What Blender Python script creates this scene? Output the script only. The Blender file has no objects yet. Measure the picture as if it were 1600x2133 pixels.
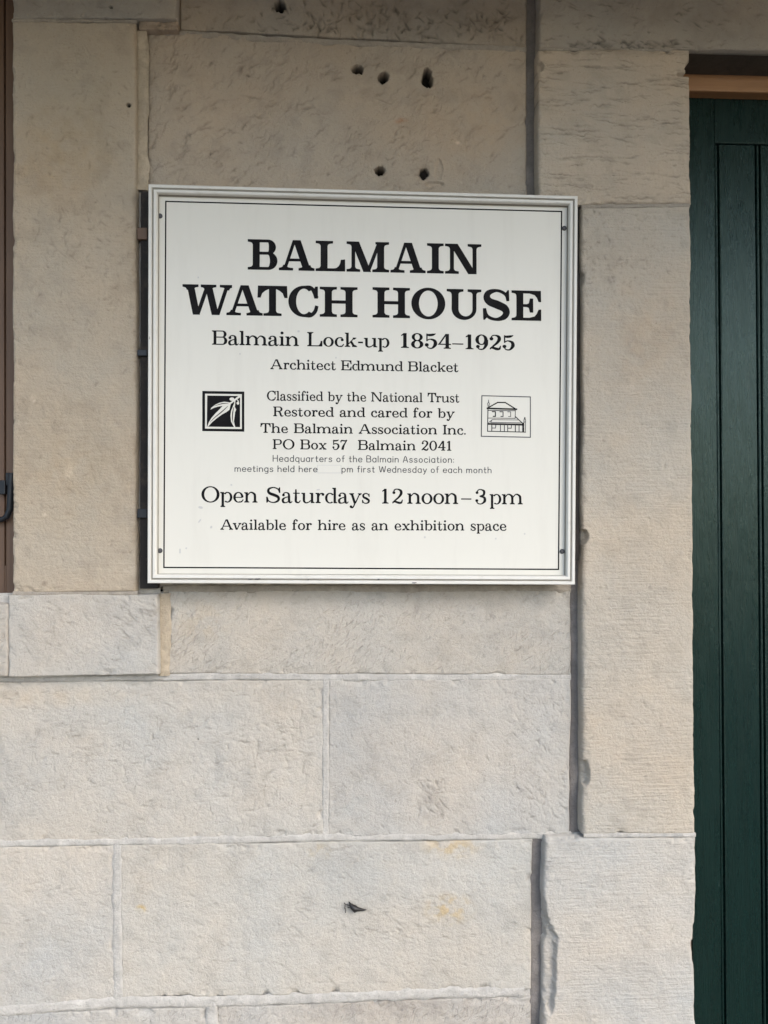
import bpy, math, random
import numpy as np
from mathutils import Vector, Matrix
from mathutils.geometry import tessellate_polygon

S = bpy.context.scene
COL = S.collection
rad = math.radians

# ------------------------------------------------------------------ camera
# wall face is the plane y = 0, viewer on the -y side, metres, ground z = 0
F_PX, IW, IH = 1600.0, 1600.0, 2133.0
SIGN_Y = -0.056                        # front of the sign's frame
SIGN_Z = 1.35                          # bottom edge of the sign
CAM = Vector((0.3637, SIGN_Y - 1.4355, SIGN_Z + 0.1475))
YAW, PITCH, ROLL = rad(2.91), rad(0.45), rad(-0.28)
_cy, _sy, _cp, _sp = math.cos(YAW), math.sin(YAW), math.cos(PITCH), math.sin(PITCH)
_f = Vector((_sy * _cp, _cy * _cp, _sp))
_r = Vector((_cy, -_sy, 0.0))
_u = _r.cross(_f)
_r2 = _r * math.cos(ROLL) + _u * math.sin(ROLL)
_u2 = _u * math.cos(ROLL) - _r * math.sin(ROLL)
cd = bpy.data.cameras.new('camera')
cd.sensor_fit = 'HORIZONTAL'
cd.sensor_width = 36.0
cd.lens = 36.0 * F_PX / IW
cd.clip_start = 0.02
cd.clip_end = 2000.0
cam = bpy.data.objects.new('camera', cd)
COL.objects.link(cam)
M = Matrix((( _r2.x, _u2.x, -_f.x, CAM.x), (_r2.y, _u2.y, -_f.y, CAM.y),
            (_r2.z, _u2.z, -_f.z, CAM.z), (0, 0, 0, 1)))
cam.matrix_world = M
S.camera = cam

def P(px, py, y=0.0):
    """measurement from the photograph -> point of the plane at depth y"""
    d = _f + _r2 * ((px - IW / 2) / F_PX) - _u2 * ((py - IH / 2) / F_PX)
    k = (y - CAM.y) / d.y
    return CAM + d * k

# ------------------------------------------------------------------ light
SUN_EL, SUN_AZ = rad(38), rad(38)      # soft sun in front of the wall, to the right
wd = bpy.data.worlds.new('World')
S.world = wd
wd.use_nodes = True
wn = wd.node_tree.nodes
sky = wn.new('ShaderNodeTexSky')
sky.sky_type = 'NISHITA'
sky.sun_disc = False
sky.sun_elevation = SUN_EL
sky.sun_rotation = rad(180) - SUN_AZ
sky.air_density = 1.0
sky.dust_density = 1.5
sky.ozone_density = 1.0
wd.node_tree.links.new(sky.outputs['Color'], wn['Background'].inputs['Color'])
wn['Background'].inputs['Strength'].default_value = 0.15
sd = bpy.data.lights.new('sun', 'SUN')
sd.energy = 0.8
sd.angle = rad(40)
sd.color = (1.0, 0.96, 0.90)
sun = bpy.data.objects.new('sun', sd)
COL.objects.link(sun)
_to = Vector((math.sin(SUN_AZ) * math.cos(SUN_EL), -math.cos(SUN_AZ) * math.cos(SUN_EL), math.sin(SUN_EL)))
sun.rotation_euler = _to.to_track_quat('Z', 'Y').to_euler()
sun.location = (2, -6, 6)
S.cycles.use_denoising = True
S.view_settings.view_transform = 'Standard'
S.view_settings.look = 'None'
S.view_settings.gamma = 1.0
S.view_settings.exposure = 1.38

# ------------------------------------------------------------------ numeric helpers
def _hash(ix, iy, seed):
    h = (ix.astype(np.int64) * 374761393 + iy.astype(np.int64) * 668265263 + seed * 1274126177) & 0xFFFFFFFF
    h = ((h ^ (h >> 13)) * 1274126177) & 0xFFFFFFFF
    h = h ^ (h >> 16)
    return (h & 0xFFFF) / 65535.0

def noise(x, z, f, seed=0, fz=None):
    """smooth value noise in 0..1"""
    x = x * f
    z = z * (fz or f)
    ix, iz = np.floor(x), np.floor(z)
    tx, tz = x - ix, z - iz
    tx = tx * tx * (3 - 2 * tx)
    tz = tz * tz * (3 - 2 * tz)
    a, b = _hash(ix, iz, seed), _hash(ix + 1, iz, seed)
    c, d = _hash(ix, iz + 1, seed), _hash(ix + 1, iz + 1, seed)
    return (a * (1 - tx) + b * tx) * (1 - tz) + (c * (1 - tx) + d * tx) * tz

def fbm(x, z, f, seed=0, n=4, fz=None):
    s, a, t = 0.0, 1.0, 0.0
    for i in range(n):
        s = s + a * noise(x + 3.7 * i, z - 1.9 * i, f * 2 ** i, seed + i * 17, (fz * 2 ** i) if fz else None)
        t += a
        a *= 0.5
    return s / t

# ------------------------------------------------------------------ mesh helpers
class MB:
    """collects faces for ONE mesh object"""
    def __init__(self):
        self.v, self.f, self.m = [], [], []
    def face(self, pts, mi=0):
        n = len(self.v)
        self.v.extend([tuple(p) for p in pts])
        self.f.append(tuple(range(n, n + len(pts))))
        self.m.append(mi)
    def poly(self, pts, mi=0):
        pts = [Vector(p) for p in pts]
        n = len(self.v)
        self.v.extend([tuple(p) for p in pts])
        for t in tessellate_polygon([pts]):
            self.f.append(tuple(n + i for i in t))
            self.m.append(mi)
    def hexa(self, q, mi=0):
        """q: 8 corners, bottom ring then top ring"""
        n = len(self.v)
        self.v.extend([tuple(p) for p in q])
        for a in ((3, 2, 1, 0), (4, 5, 6, 7), (0, 1, 5, 4), (1, 2, 6, 5), (2, 3, 7, 6), (3, 0, 4, 7)):
            self.f.append(tuple(n + i for i in a))
            self.m.append(mi)
    def box(self, x0, x1, y0, y1, z0, z1, mi=0):
        self.hexa([(x0, y0, z0), (x1, y0, z0), (x1, y1, z0), (x0, y1, z0),
                   (x0, y0, z1), (x1, y0, z1), (x1, y1, z1), (x0, y1, z1)], mi)
    def tube(self, pts, rads, n=8, mi=0):
        pts = [Vector(p) for p in pts]
        rings = []
        for i, p in enumerate(pts):
            t = (pts[min(i + 1, len(pts) - 1)] - pts[max(i - 1, 0)]).normalized()
            a = t.cross(Vector((0, 1, 0)))
            if a.length < 1e-4:
                a = t.cross(Vector((1, 0, 0)))
            a.normalize()
            b = t.cross(a)
            base = len(self.v)
            for k in range(n):
                w = 2 * math.pi * k / n
                self.v.append(tuple(p + (a * math.cos(w) + b * math.sin(w)) * rads[i]))
            rings.append(base)
        for i in range(len(rings) - 1):
            for k in range(n):
                self.f.append((rings[i] + k, rings[i] + (k + 1) % n, rings[i + 1] + (k + 1) % n, rings[i + 1] + k))
                self.m.append(mi)
        self.f.append(tuple(rings[0] + k for k in range(n))[::-1]); self.m.append(mi)
        self.f.append(tuple(rings[-1] + k for k in range(n))); self.m.append(mi)
    def build(self, name, mats, parent=None, bevel=0.0, smooth=False):
        me = bpy.data.meshes.new(name)
        me.from_pydata(self.v, [], self.f)
        for m in (mats if isinstance(mats, (list, tuple)) else [mats]):
            me.materials.append(m)
        me.polygons.foreach_set('material_index', self.m)
        if smooth:
            me.polygons.foreach_set('use_smooth', [True] * len(self.f))
        me.update()
        o = bpy.data.objects.new(name, me)
        COL.objects.link(o)
        if parent:
            o.parent = parent
            o.matrix_parent_inverse = parent.matrix_world.inverted()
        if bevel:
            b = o.modifiers.new('bevel', 'BEVEL')
            b.width = bevel
            b.segments = 2
            b.limit_method = 'ANGLE'
        return o

def empty(name, loc):
    o = bpy.data.objects.new(name, None)
    o.location = loc
    o.empty_display_size = 0.1
    COL.objects.link(o)
    o.matrix_world = Matrix.Translation(loc)
    return o

# ------------------------------------------------------------------ materials
def new_mat(name):
    m = bpy.data.materials.new(name)
    m.use_nodes = True
    nt = m.node_tree
    return m, nt, nt.nodes['Principled BSDF']

def N(nt, kind, **kw):
    n = nt.nodes.new(kind)
    for k, v in kw.items():
        if k in n.inputs:
            n.inputs[k].default_value = v
        else:
            setattr(n, k, v)
    return n

def mapping(nt, scale, rot=(0, 0, 0)):
    tc = N(nt, 'ShaderNodeTexCoord')
    mp = N(nt, 'ShaderNodeMapping')
    mp.inputs['Scale'].default_value = scale
    mp.inputs['Rotation'].default_value = rot
    nt.links.new(tc.outputs['Object'], mp.inputs['Vector'])
    return mp.outputs['Vector']

def tex(nt, scale, stretch=(1, 1, 1), detail=4.0, rough=0.6, rot=(0, 0, 0)):
    n = N(nt, 'ShaderNodeTexNoise', Scale=scale, Detail=detail, Roughness=rough)
    nt.links.new(mapping(nt, stretch, rot), n.inputs['Vector'])
    return n.outputs['Fac']

def ramp(nt, src, stops):
    r = N(nt, 'ShaderNodeValToRGB')
    e = r.color_ramp.elements
    while len(e) < len(stops):
        e.new(0.5)
    for el, (p, c) in zip(e, stops):
        el.position = p
        el.color = (c, c, c, 1) if isinstance(c, (int, float)) else (*c, 1)
    nt.links.new(src, r.inputs['Fac'])
    return r.outputs['Color']

def mixc(nt, a, b, fac, mode='MIX'):
    n = N(nt, 'ShaderNodeMix', data_type='RGBA', blend_type=mode)
    for i, s in ((6, a), (7, b)):
        if isinstance(s, tuple):
            n.inputs[i].default_value = (*s, 1)
        else:
            nt.links.new(s, n.inputs[i])
    if isinstance(fac, (int, float)):
        n.inputs[0].default_value = fac
    else:
        nt.links.new(fac, n.inputs[0])
    return n.outputs[2]

def math_(nt, op, a, b):
    n = N(nt, 'ShaderNodeMath', operation=op)
    for i, s in enumerate((a, b)):
        if isinstance(s, (int, float)):
            n.inputs[i].default_value = s
        else:
            nt.links.new(s, n.inputs[i])
    return n.outputs[0]

def bump(nt, bsdf, height, strength, dist, prev=None):
    b = N(nt, 'ShaderNodeBump', Strength=strength, Distance=dist)
    nt.links.new(height, b.inputs['Height'])
    if prev:
        nt.links.new(prev, b.inputs['Normal'])
    nt.links.new(b.outputs['Normal'], bsdf.inputs['Normal'])
    return b.outputs['Normal']

def stone_material():
    m, nt, b = new_mat('sandstone')
    at = N(nt, 'ShaderNodeAttribute', attribute_name='tone')
    tl = N(nt, 'ShaderNodeAttribute', attribute_name='tooling')
    # mineral variation: broad warm and grey clouds, medium mottling, grain
    c = mixc(nt, (1.06, 1.0, 0.93), (0.93, 0.965, 1.0), ramp(nt, tex(nt, 3.2, detail=6), [(0.35, 0.0), (0.65, 1.0)]))
    c = mixc(nt, c, (0.90, 0.89, 0.88), ramp(nt, tex(nt, 26, (1, 1, 1.3), 6, 0.7), [(0.52, 0.0), (0.75, 0.45)]))
    c = mixc(nt, c, (1.10, 1.09, 1.07), ramp(nt, tex(nt, 60, detail=3), [(0.56, 0.0), (0.8, 0.6)]))
    c = mixc(nt, c, (0.80, 0.77, 0.74), ramp(nt, tex(nt, 430, detail=3, rough=0.8), [(0.52, 0.0), (0.74, 0.5)]))
    c = mixc(nt, c, (1.14, 1.13, 1.12), ramp(nt, tex(nt, 520, detail=2, rough=0.7), [(0.58, 0.0), (0.74, 0.5)]))
    c = mixc(nt, c, (0.62, 0.57, 0.53), ramp(nt, tex(nt, 190, detail=4, rough=0.75), [(0.60, 0.0), (0.70, 0.55)]))
    base = mixc(nt, c, at.outputs['Color'], 1.0, 'MULTIPLY')
    nt.links.new(base, b.inputs['Base Color'])
    b.inputs['Roughness'].default_value = 0.92
    b.inputs['Specular IOR Level'].default_value = 0.25
    grain = tex(nt, 330, detail=5, rough=0.75)
    n1 = bump(nt, b, grain, 0.5, 0.002)
    rough = tex(nt, 120, (1, 1, 1), 6, 0.7)
    n2 = bump(nt, b, rough, 0.72, 0.0055, n1)
    lines = math_(nt, 'MULTIPLY', ramp(nt, tex(nt, 10, (1.6, 1, 21), 3, 0.6), [(0.38, 0.0), (0.62, 1.0)]), tl.outputs['Fac'])
    patch = ramp(nt, tex(nt, 9, detail=4), [(0.36, 0.12), (0.62, 1.0)])
    lines = math_(nt, 'MULTIPLY', lines, patch)
    n3 = bump(nt, b, lines, 0.45, 0.0018, n2)
    # short chisel strokes slanting across the wall stones
    cz = N(nt, 'ShaderNodeAttribute', attribute_name='chisel')
    def strokes(ang, sc, st):
        tn = N(nt, 'ShaderNodeTexNoise', Scale=sc, Detail=0.8, Roughness=0.5)
        m2 = N(nt, 'ShaderNodeMapping')
        m2.inputs['Scale'].default_value = st
        nt.links.new(mapping(nt, (1, 1, 1), (0, rad(ang), 0)), m2.inputs['Vector'])
        nt.links.new(m2.outputs['Vector'], tn.inputs['Vector'])
        return ramp(nt, tn.outputs['Fac'], [(0.60, 1.0), (0.70, 0.0)])
    sk = math_(nt, 'MINIMUM', strokes(38, 40, (1, 1, 6.5)), strokes(68, 52, (1, 1, 5.0)))
    area = ramp(nt, tex(nt, 7, detail=3), [(0.42, 1.0), (0.60, 0.25)])
    inv = math_(nt, 'SUBTRACT', 1.0, sk)
    cut = math_(nt, 'MULTIPLY', math_(nt, 'MULTIPLY', inv, cz.outputs['Fac']), math_(nt, 'SUBTRACT', 1.1, area))
    bump(nt, b, math_(nt, 'SUBTRACT', 1.0, cut), 0.7, 0.0022, n3)
    dk = mixc(nt, base, (0.74, 0.70, 0.67), math_(nt, 'MULTIPLY', cut, 0.30), 'MULTIPLY')
    nt.links.new(dk, b.inputs['Base Color'])
    return m

def mortar_material(name, col):
    m, nt, b = new_mat(name)
    c = mixc(nt, col, tuple(x * 0.78 for x in col), ramp(nt, tex(nt, 45, detail=5, rough=0.7), [(0.4, 0.0), (0.7, 1.0)]))
    c = mixc(nt, c, tuple(x * 0.6 for x in col), ramp(nt, tex(nt, 9, detail=3), [(0.55, 0.0), (0.8, 0.7)]))
    nt.links.new(c, b.inputs['Base Color'])
    b.inputs['Roughness'].default_value = 0.95
    b.inputs['Specular IOR Level'].default_value = 0.2
    c = mixc(nt, c, tuple(x * 1.18 for x in col), ramp(nt, tex(nt, 30, detail=4), [(0.55, 0.0), (0.7, 0.8)]))
    c = mixc(nt, c, tuple(x * 0.55 for x in col), ramp(nt, tex(nt, 300, detail=3), [(0.60, 0.0), (0.72, 0.7)]))
    nt.links.new(c, b.inputs['Base Color'])
    n1 = bump(nt, b, tex(nt, 70, detail=6, rough=0.75), 0.6, 0.008)
    bump(nt, b, tex(nt, 260, detail=5, rough=0.75), 0.7, 0.003, n1)
    return m

def paint(name, col, rough=0.45, dirt=(0.45, 0.42, 0.36), amount=0.3, dscale=18, spec=0.5, bscale=250, bs=0.06, stretch=(1, 1, 1)):
    m, nt, b = new_mat(name)
    f = ramp(nt, tex(nt, dscale, stretch, 7, 0.7), [(0.5, 0.0), (0.78, amount)])
    c = mixc(nt, col, dirt, f)
    nt.links.new(c, b.inputs['Base Color'])
    r = N(nt, 'ShaderNodeMapRange')
    r.inputs['To Min'].default_value = rough * 0.85
    r.inputs['To Max'].default_value = min(1, rough * 1.25)
    nt.links.new(tex(nt, 14, detail=4), r.inputs['Value'])
    nt.links.new(r.outputs[0], b.inputs['Roughness'])
    b.inputs['Specular IOR Level'].default_value = spec
    bump(nt, b, tex(nt, bscale, stretch, 4), bs, 0.002)
    return m

def door_paint():
    m, nt, b = new_mat('green_gloss_paint')
    g = tex(nt, 110, (1, 1, 0.06), 7, 0.75)
    c = mixc(nt, (0.0006, 0.0095, 0.0082), (0.0012, 0.0140, 0.0120), ramp(nt, g, [(0.35, 0.0), (0.65, 1.0)]))
    c = mixc(nt, c, (0.10, 0.14, 0.13), ramp(nt, tex(nt, 70, (1, 1, 0.5), 6, 0.8), [(0.66, 0.0), (0.74, 0.6)]))
    nt.links.new(c, b.inputs['Base Color'])
    b.inputs['Specular Tint'].default_value = (0.76, 1.0, 0.92, 1)
    b.inputs['Specular IOR Level'].default_value = 0.52
    r = N(nt, 'ShaderNodeMapRange')
    r.inputs['To Min'].default_value = 0.14
    r.inputs['To Max'].default_value = 0.42
    nt.links.new(tex(nt, 45, (1, 1, 0.14), 6, 0.8), r.inputs['Value'])
    nt.links.new(r.outputs[0], b.inputs['Roughness'])
    n1 = bump(nt, b, g, 0.75, 0.006)
    bump(nt, b, tex(nt, 14, (1, 1, 0.25), 3), 0.15, 0.02, n1)
    return m

def wood(name, a, b_, rough, axis='z'):
    m, nt, b = new_mat(name)
    st = (1, 1, 0.06) if axis == 'z' else (0.05, 1, 1.4)
    g = tex(nt, 70, st, 6, 0.7)
    c = mixc(nt, a, b_, ramp(nt, g, [(0.35, 0.0), (0.68, 1.0)]))
    c = mixc(nt, c, tuple(x * 0.5 for x in a), ramp(nt, tex(nt, 9, st, 4), [(0.55, 0.0), (0.8, 0.6)]))
    nt.links.new(c, b.inputs['Base Color'])
    b.inputs['Roughness'].default_value = rough
    bump(nt, b, g, 0.2, 0.003)
    return m

STONE = stone_material()
MORTAR = mortar_material('lime_mortar', (0.525, 0.497, 0.452))
TAN = mortar_material('tan_mortar', (0.40, 0.355, 0.295))
POINTING = mortar_material('grey_cement_pointing', (0.25, 0.225, 0.205))
OCHRE = mortar_material('ochre_mortar', (0.47, 0.395, 0.295))
FRAMEW = paint('white_frame_paint', (0.655, 0.635, 0.58), 0.42, (0.40, 0.37, 0.31), 0.35, 30)
PANELW = paint('white_sign_face', (0.66, 0.637, 0.565), 0.42, (0.52, 0.49, 0.43), 0.28, 22, bs=0.02, stretch=(1, 1, 0.14))
SMUDGE = paint('grey_smudge', (0.50, 0.49, 0.47), 0.6, (0.5, 0.5, 0.5), 0.3, 40)
INK = paint('black_lettering', (0.005, 0.0045, 0.005), 0.6, spec=0.12, dirt=(0.03, 0.03, 0.03), amount=0.4, dscale=20, bs=0.02)
INKG = paint('grey_lettering', (0.03, 0.03, 0.033), 0.5, (0.12, 0.12, 0.12), 0.6, 60, bs=0.02)
GRIME_SHADE = paint('groove_grime_and_lip_shade', (0.27, 0.25, 0.21), 0.8, (0.3, 0.28, 0.25), 0.6, 60)  # dirt in the groove; also the lip's shadow line, put into colour
STEEL = paint('dark_grey_steel', (0.030, 0.027, 0.025), 0.7, (0.085, 0.065, 0.05), 0.8, 40, spec=0.15)
SCREW = paint('weathered_screw', (0.05, 0.05, 0.055), 0.5, (0.10, 0.09, 0.08), 0.5, 90)
GREEN = door_paint()
ORANGE = wood('varnished_timber', (0.36, 0.19, 0.085), (0.27, 0.135, 0.06), 0.5, 'x')
BROWN = wood('brown_stained_timber', (0.165, 0.098, 0.060), (0.115, 0.066, 0.040), 0.6, 'z')
IRON = paint('black_iron', (0.008, 0.010, 0.014), 0.45, (0.02, 0.02, 0.025), 0.5, 60)
INSECT = paint('black_chitin', (0.010, 0.009, 0.009), 0.45, (0.04, 0.025, 0.02), 0.5, 300)
CEIL = paint('cream_ceiling_boards', (0.34, 0.27, 0.20), 0.7, (0.2, 0.16, 0.12), 0.4, 6)

# ------------------------------------------------------------------ dressed stone
rng = np.random.default_rng(7)
BASE = np.array((0.462, 0.428, 0.382))

class Masonry:
    """several dressed blocks gathered into ONE mesh with a per-vertex tone"""
    def __init__(self):
        self.v, self.f, self.c, self.t, self.k, self.n = [], [], [], [], [], 0
    def block(self, px, y, back, tint=(1, 1, 1), step=0.0018, tool=0.0, relief=1.0, dings=0, ang=(0, 0.6), dlen=(0.006, 0.02),
              dw=0.0016, ddep=0.0016, edge=0.0022, rnd=0.0032, chips=(), holes=(), stains=(), seed=1, dreg=None, world=None, chisel=None, dkr=(0.72, 0.95)):
        q = world or [P(a, b, y) for a, b in px]
        TL, TR, BR, BL = [np.array((p[0], p[2])) for p in q]
        w = 0.5 * (np.linalg.norm(TR - TL) + np.linalg.norm(BR - BL))
        h = 0.5 * (np.linalg.norm(BL - TL) + np.linalg.norm(BR - TR))
        nu, nv = max(4, int(w / step)), max(4, int(h / step))
        u, v = np.meshgrid(np.linspace(0, 1, nu + 1), np.linspace(0, 1, nv + 1))
        pos = (TL * (1 - u)[..., None] + TR * u[..., None]) * (1 - v)[..., None] + (BL * (1 - u)[..., None] + BR * u[..., None]) * v[..., None]
        X, Z = pos[..., 0], pos[..., 1]
        d = np.minimum(np.minimum(u, 1 - u) * w, np.minimum(v, 1 - v) * h)
        # wavering outline
        X = X + edge * 2 * (fbm(pos[..., 0], pos[..., 1], 9, seed + 5, 6) - 0.5) * 1.5
        Z = Z + edge * 2 * (fbm(pos[..., 0], pos[..., 1], 9, seed + 55, 6) - 0.5) * 1.2
        # surface
        Y = 0.0032 * relief * (fbm(X, Z, 9, seed + 2, 3) - 0.5) + 0.0022 * relief * (fbm(X, Z, 55, seed + 3, 4) - 0.5)
        r = rnd * (0.35 + 1.3 * fbm(X, Z, 30, seed + 9, 3))
        dx_, dz_ = np.minimum(u, 1 - u) * w, np.minimum(v, 1 - v) * h
        rz = r * 0.4
        k = np.maximum(np.clip((r - dx_) / r, 0, 1), np.clip((rz - dz_) / rz, 0, 1) * 0.8)
        Y = Y + r * (1 - np.sqrt(np.clip(1 - k * k, 0, 1))) * 0.9
        ch = fbm(X, Z, 38, seed + 21, 4)
        Y = Y + np.clip(ch - 0.60, 0, 1) * 0.03 * np.clip(1 - d / 0.014, 0, 1)
        if tool:
            Y = Y + tool * 0.0007 * (fbm(X, Z, 14, seed + 31, 3, fz=210) - 0.5) * 1.6 * fbm(X, Z, 11, seed + 33, 3)
        dark = np.ones_like(X)
        col = np.ones(X.shape + (3,)) * BASE * np.array(tint)
        def gauss(cx, cz, a, la, lb):
            ca, sa = math.cos(a), math.sin(a)
            dx, dz = X - cx, Z - cz
            p1, p2 = dx * ca + dz * sa, -dx * sa + dz * ca
            return np.exp(-(p1 / la) ** 2 - (p2 / lb) ** 2)
        lo, hi = pos.reshape(-1, 2).min(0), pos.reshape(-1, 2).max(0)
        def stamp(cx, cz, a, la, lb, dep, dk=0.75):
            lb *= 0.85; dep *= 0.95
            # local window only
            R = 3 * max(la, lb)
            j0 = int((cx - R - lo[0]) / (hi[0] - lo[0]) * nu) - 2; j1 = int((cx + R - lo[0]) / (hi[0] - lo[0]) * nu) + 3
            i0 = int((hi[1] - cz - R) / (hi[1] - lo[1]) * nv) - 2; i1 = int((hi[1] - cz + R) / (hi[1] - lo[1]) * nv) + 3
            i0, j0 = max(i0, 0), max(j0, 0)
            if i1 <= i0 or j1 <= j0: return
            sl = (slice(i0, i1), slice(j0, j1))
            xs, zs = X[sl], Z[sl]
            ca, sa = math.cos(a), math.sin(a)
            wob = (fbm(xs, zs, 130, seed + 77, 2) - 0.5) * 0.006
            dx, dz = xs - cx + wob, zs - cz - wob
            g = np.exp(-((dx * ca + dz * sa) / la) ** 2 - ((-dx * sa + dz * ca) / lb) ** 2)
            Y[sl] += dep * g
            dark[sl] *= 1 - (1 - dk) * g
        for i in range(dings):
            if dreg:
                (x0, y0, x1, y1) = dreg[i % len(dreg)]
                c = P(rng.uniform(x0, x1), rng.uniform(y0, y1), y)
                cx, cz = c.x, c.z
            else:
                cx, cz = rng.uniform(lo[0], hi[0]), rng.uniform(lo[1], hi[1])
            L = rng.uniform(*dlen) * 0.5
            stamp(cx, cz, rng.normal(*(ang[i % len(ang)] if isinstance(ang[0], tuple) else ang)), L, dw * rng.uniform(0.7, 1.5), ddep * rng.uniform(0.3, 1.2), rng.uniform(*dkr))
        for (hx, hy, ra, rb, dep) in holes:          # drilled fixing holes
            c = P(hx, hy, y)
            g = ((X - c.x) / ra) ** 2 + ((Z - c.z) / rb) ** 2
            wob = 0.9 * (fbm(X, Z, 170, seed + 91, 3) - 0.5)
            m = np.clip((1.25 + wob - np.sqrt(g)) * 4.5, 0, 1)
            Y = Y + dep * m
            rim = np.clip(1.9 - np.sqrt(g), 0, 1) * np.clip((fbm(X, Z, 150, seed + 92, 3) - 0.48) * 6, 0, 1)
            Y = Y + 0.0025 * rim
            drip = np.exp(-((X - c.x) / (ra * 0.9)) ** 2) * np.exp(-np.clip(c.z - Z, 0, 1) / (rb * 2.2)) * (Z < c.z) * np.clip((fbm(X, Z, 90, seed + 93, 4) - 0.35) * 3, 0, 1)
            col = col * (1 - 0.30 * drip - 0.25 * rim)[..., None]
            col = col * (1 - 0.94 * np.clip(m, 0, 1))[..., None]  # shade inside the hole also put into the colour
        for (cx_, cy_, rx, ry, dep) in chips:        # broken arris: a bite with its own facets
            c = P(cx_, cy_, y)
            g = ((X - c.x) / rx) ** 2 + ((Z - c.z) / ry) ** 2
            m = np.clip((1 - g + 0.9 * (fbm(X, Z, 70, seed + 63, 3) - 0.5)) * 4, 0, 1)
            Y = Y + dep * m * (0.75 + 0.5 * fbm(X, Z, 60, seed + 64, 3))
        for (sx, sy_, rx, ry, c3, amt) in stains:    # rusty and sooty patches with a shape of their own
            c = P(sx, sy_, y)
            g = np.exp(-((X - c.x) / rx) ** 2 - ((Z - c.z) / ry) ** 2)
            if rx < 0.07:
                br = 0.15 + np.clip((fbm(X, Z, 60, seed + 71, 5) - 0.44) * 6, 0, 1)
            else:
                br = 0.35 + 1.5 * np.clip(fbm(X, Z, 45, seed + 71, 4) - 0.28, 0, 1)
            m = np.clip((g * 1.3 - 0.25) * br, 0, 1) * amt
            col = col * (1 - m[..., None]) + col * np.array(c3) * m[..., None]
        # weathering of its own: crust left in hollows, paler rubbed places
        crust = fbm(X, Z, 34, seed + 41, 5)
        col = col * (1 - 0.09 * np.clip((crust - 0.54) * 5, 0, 1))[..., None] * dark[..., None]
        broad = fbm(X, Z, 5, seed + 43, 4)
        col = col * (0.93 + 0.14 * broad)[..., None]
        V = np.stack([X, y + Y, Z], -1).reshape(-1, 3)
        n0 = self.n
        W1 = nu + 1
        idx = np.arange((nu + 1) * (nv + 1)).reshape(nv + 1, nu + 1)
        F = np.stack([idx[:-1, :-1], idx[1:, :-1], idx[1:, 1:], idx[:-1, 1:]], -1).reshape(-1, 4)
        ring = np.concatenate([idx[0, :-1], idx[:-1, -1], idx[-1, :0:-1], idx[:0:-1, 0]])
        B = V[ring].copy(); B[:, 1] = back
        nb = len(V) + np.arange(len(ring))
        r2, nb2 = np.roll(ring, -1), np.roll(nb, -1)
        F2 = np.stack([ring, r2, nb2, nb], -1)
        self.v.append(np.concatenate([V, B])); self.f.append(np.concatenate([F, F2]) + n0)
        cf = col.reshape(-1, 3)
        self.c.append(np.concatenate([cf, cf[ring]]))
        self.t.append(np.full(len(V) + len(B), tool))
        self.k.append(np.full(len(V) + len(B), (1.0 - min(1, tool * 1.6)) if chisel is None else chisel))
        self.n += len(V) + len(B)
    def build(self, name, parent):
        v, f = np.concatenate(self.v), np.concatenate(self.f).astype(np.int32)
        me = bpy.data.meshes.new(name)
        me.vertices.add(len(v)); me.vertices.foreach_set('co', v.astype(np.float32).ravel())
        me.loops.add(f.size); me.loops.foreach_set('vertex_index', f.ravel())
        me.polygons.add(len(f))
        me.polygons.foreach_set('loop_start', np.arange(0, f.size, 4, dtype=np.int32))
        me.polygons.foreach_set('use_smooth', np.ones(len(f), dtype=bool))
        me.update(calc_edges=True)
        a = me.attributes.new('tone', 'FLOAT_COLOR', 'POINT')
        c = np.concatenate(self.c); a.data.foreach_set('color', np.concatenate([c, np.ones((len(c), 1))], 1).astype(np.float32).ravel())
        a = me.attributes.new('tooling', 'FLOAT', 'POINT')
        a.data.foreach_set('value', np.concatenate(self.t).astype(np.float32))
        a = me.attributes.new('chisel', 'FLOAT', 'POINT')
        a.data.foreach_set('value', np.concatenate(self.k).astype(np.float32))
        me.materials.append(STONE)
        o = bpy.data.objects.new(name, me)
        COL.objects.link(o)
        o.parent = parent
        return o

bld = empty('stone_building', (0, 0, 0))
bld['label'] = 'pale sandstone building front with green boarded door and brown window'
bld['category'] = 'building'

YL, YR = -0.022, -0.024                # faces of window pier and door surround, proud of the wall
DEPTH = 0.16
H = 0.009
RUST, SOOT = (1.0, 0.80, 0.48), (0.55, 0.53, 0.52)
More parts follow.
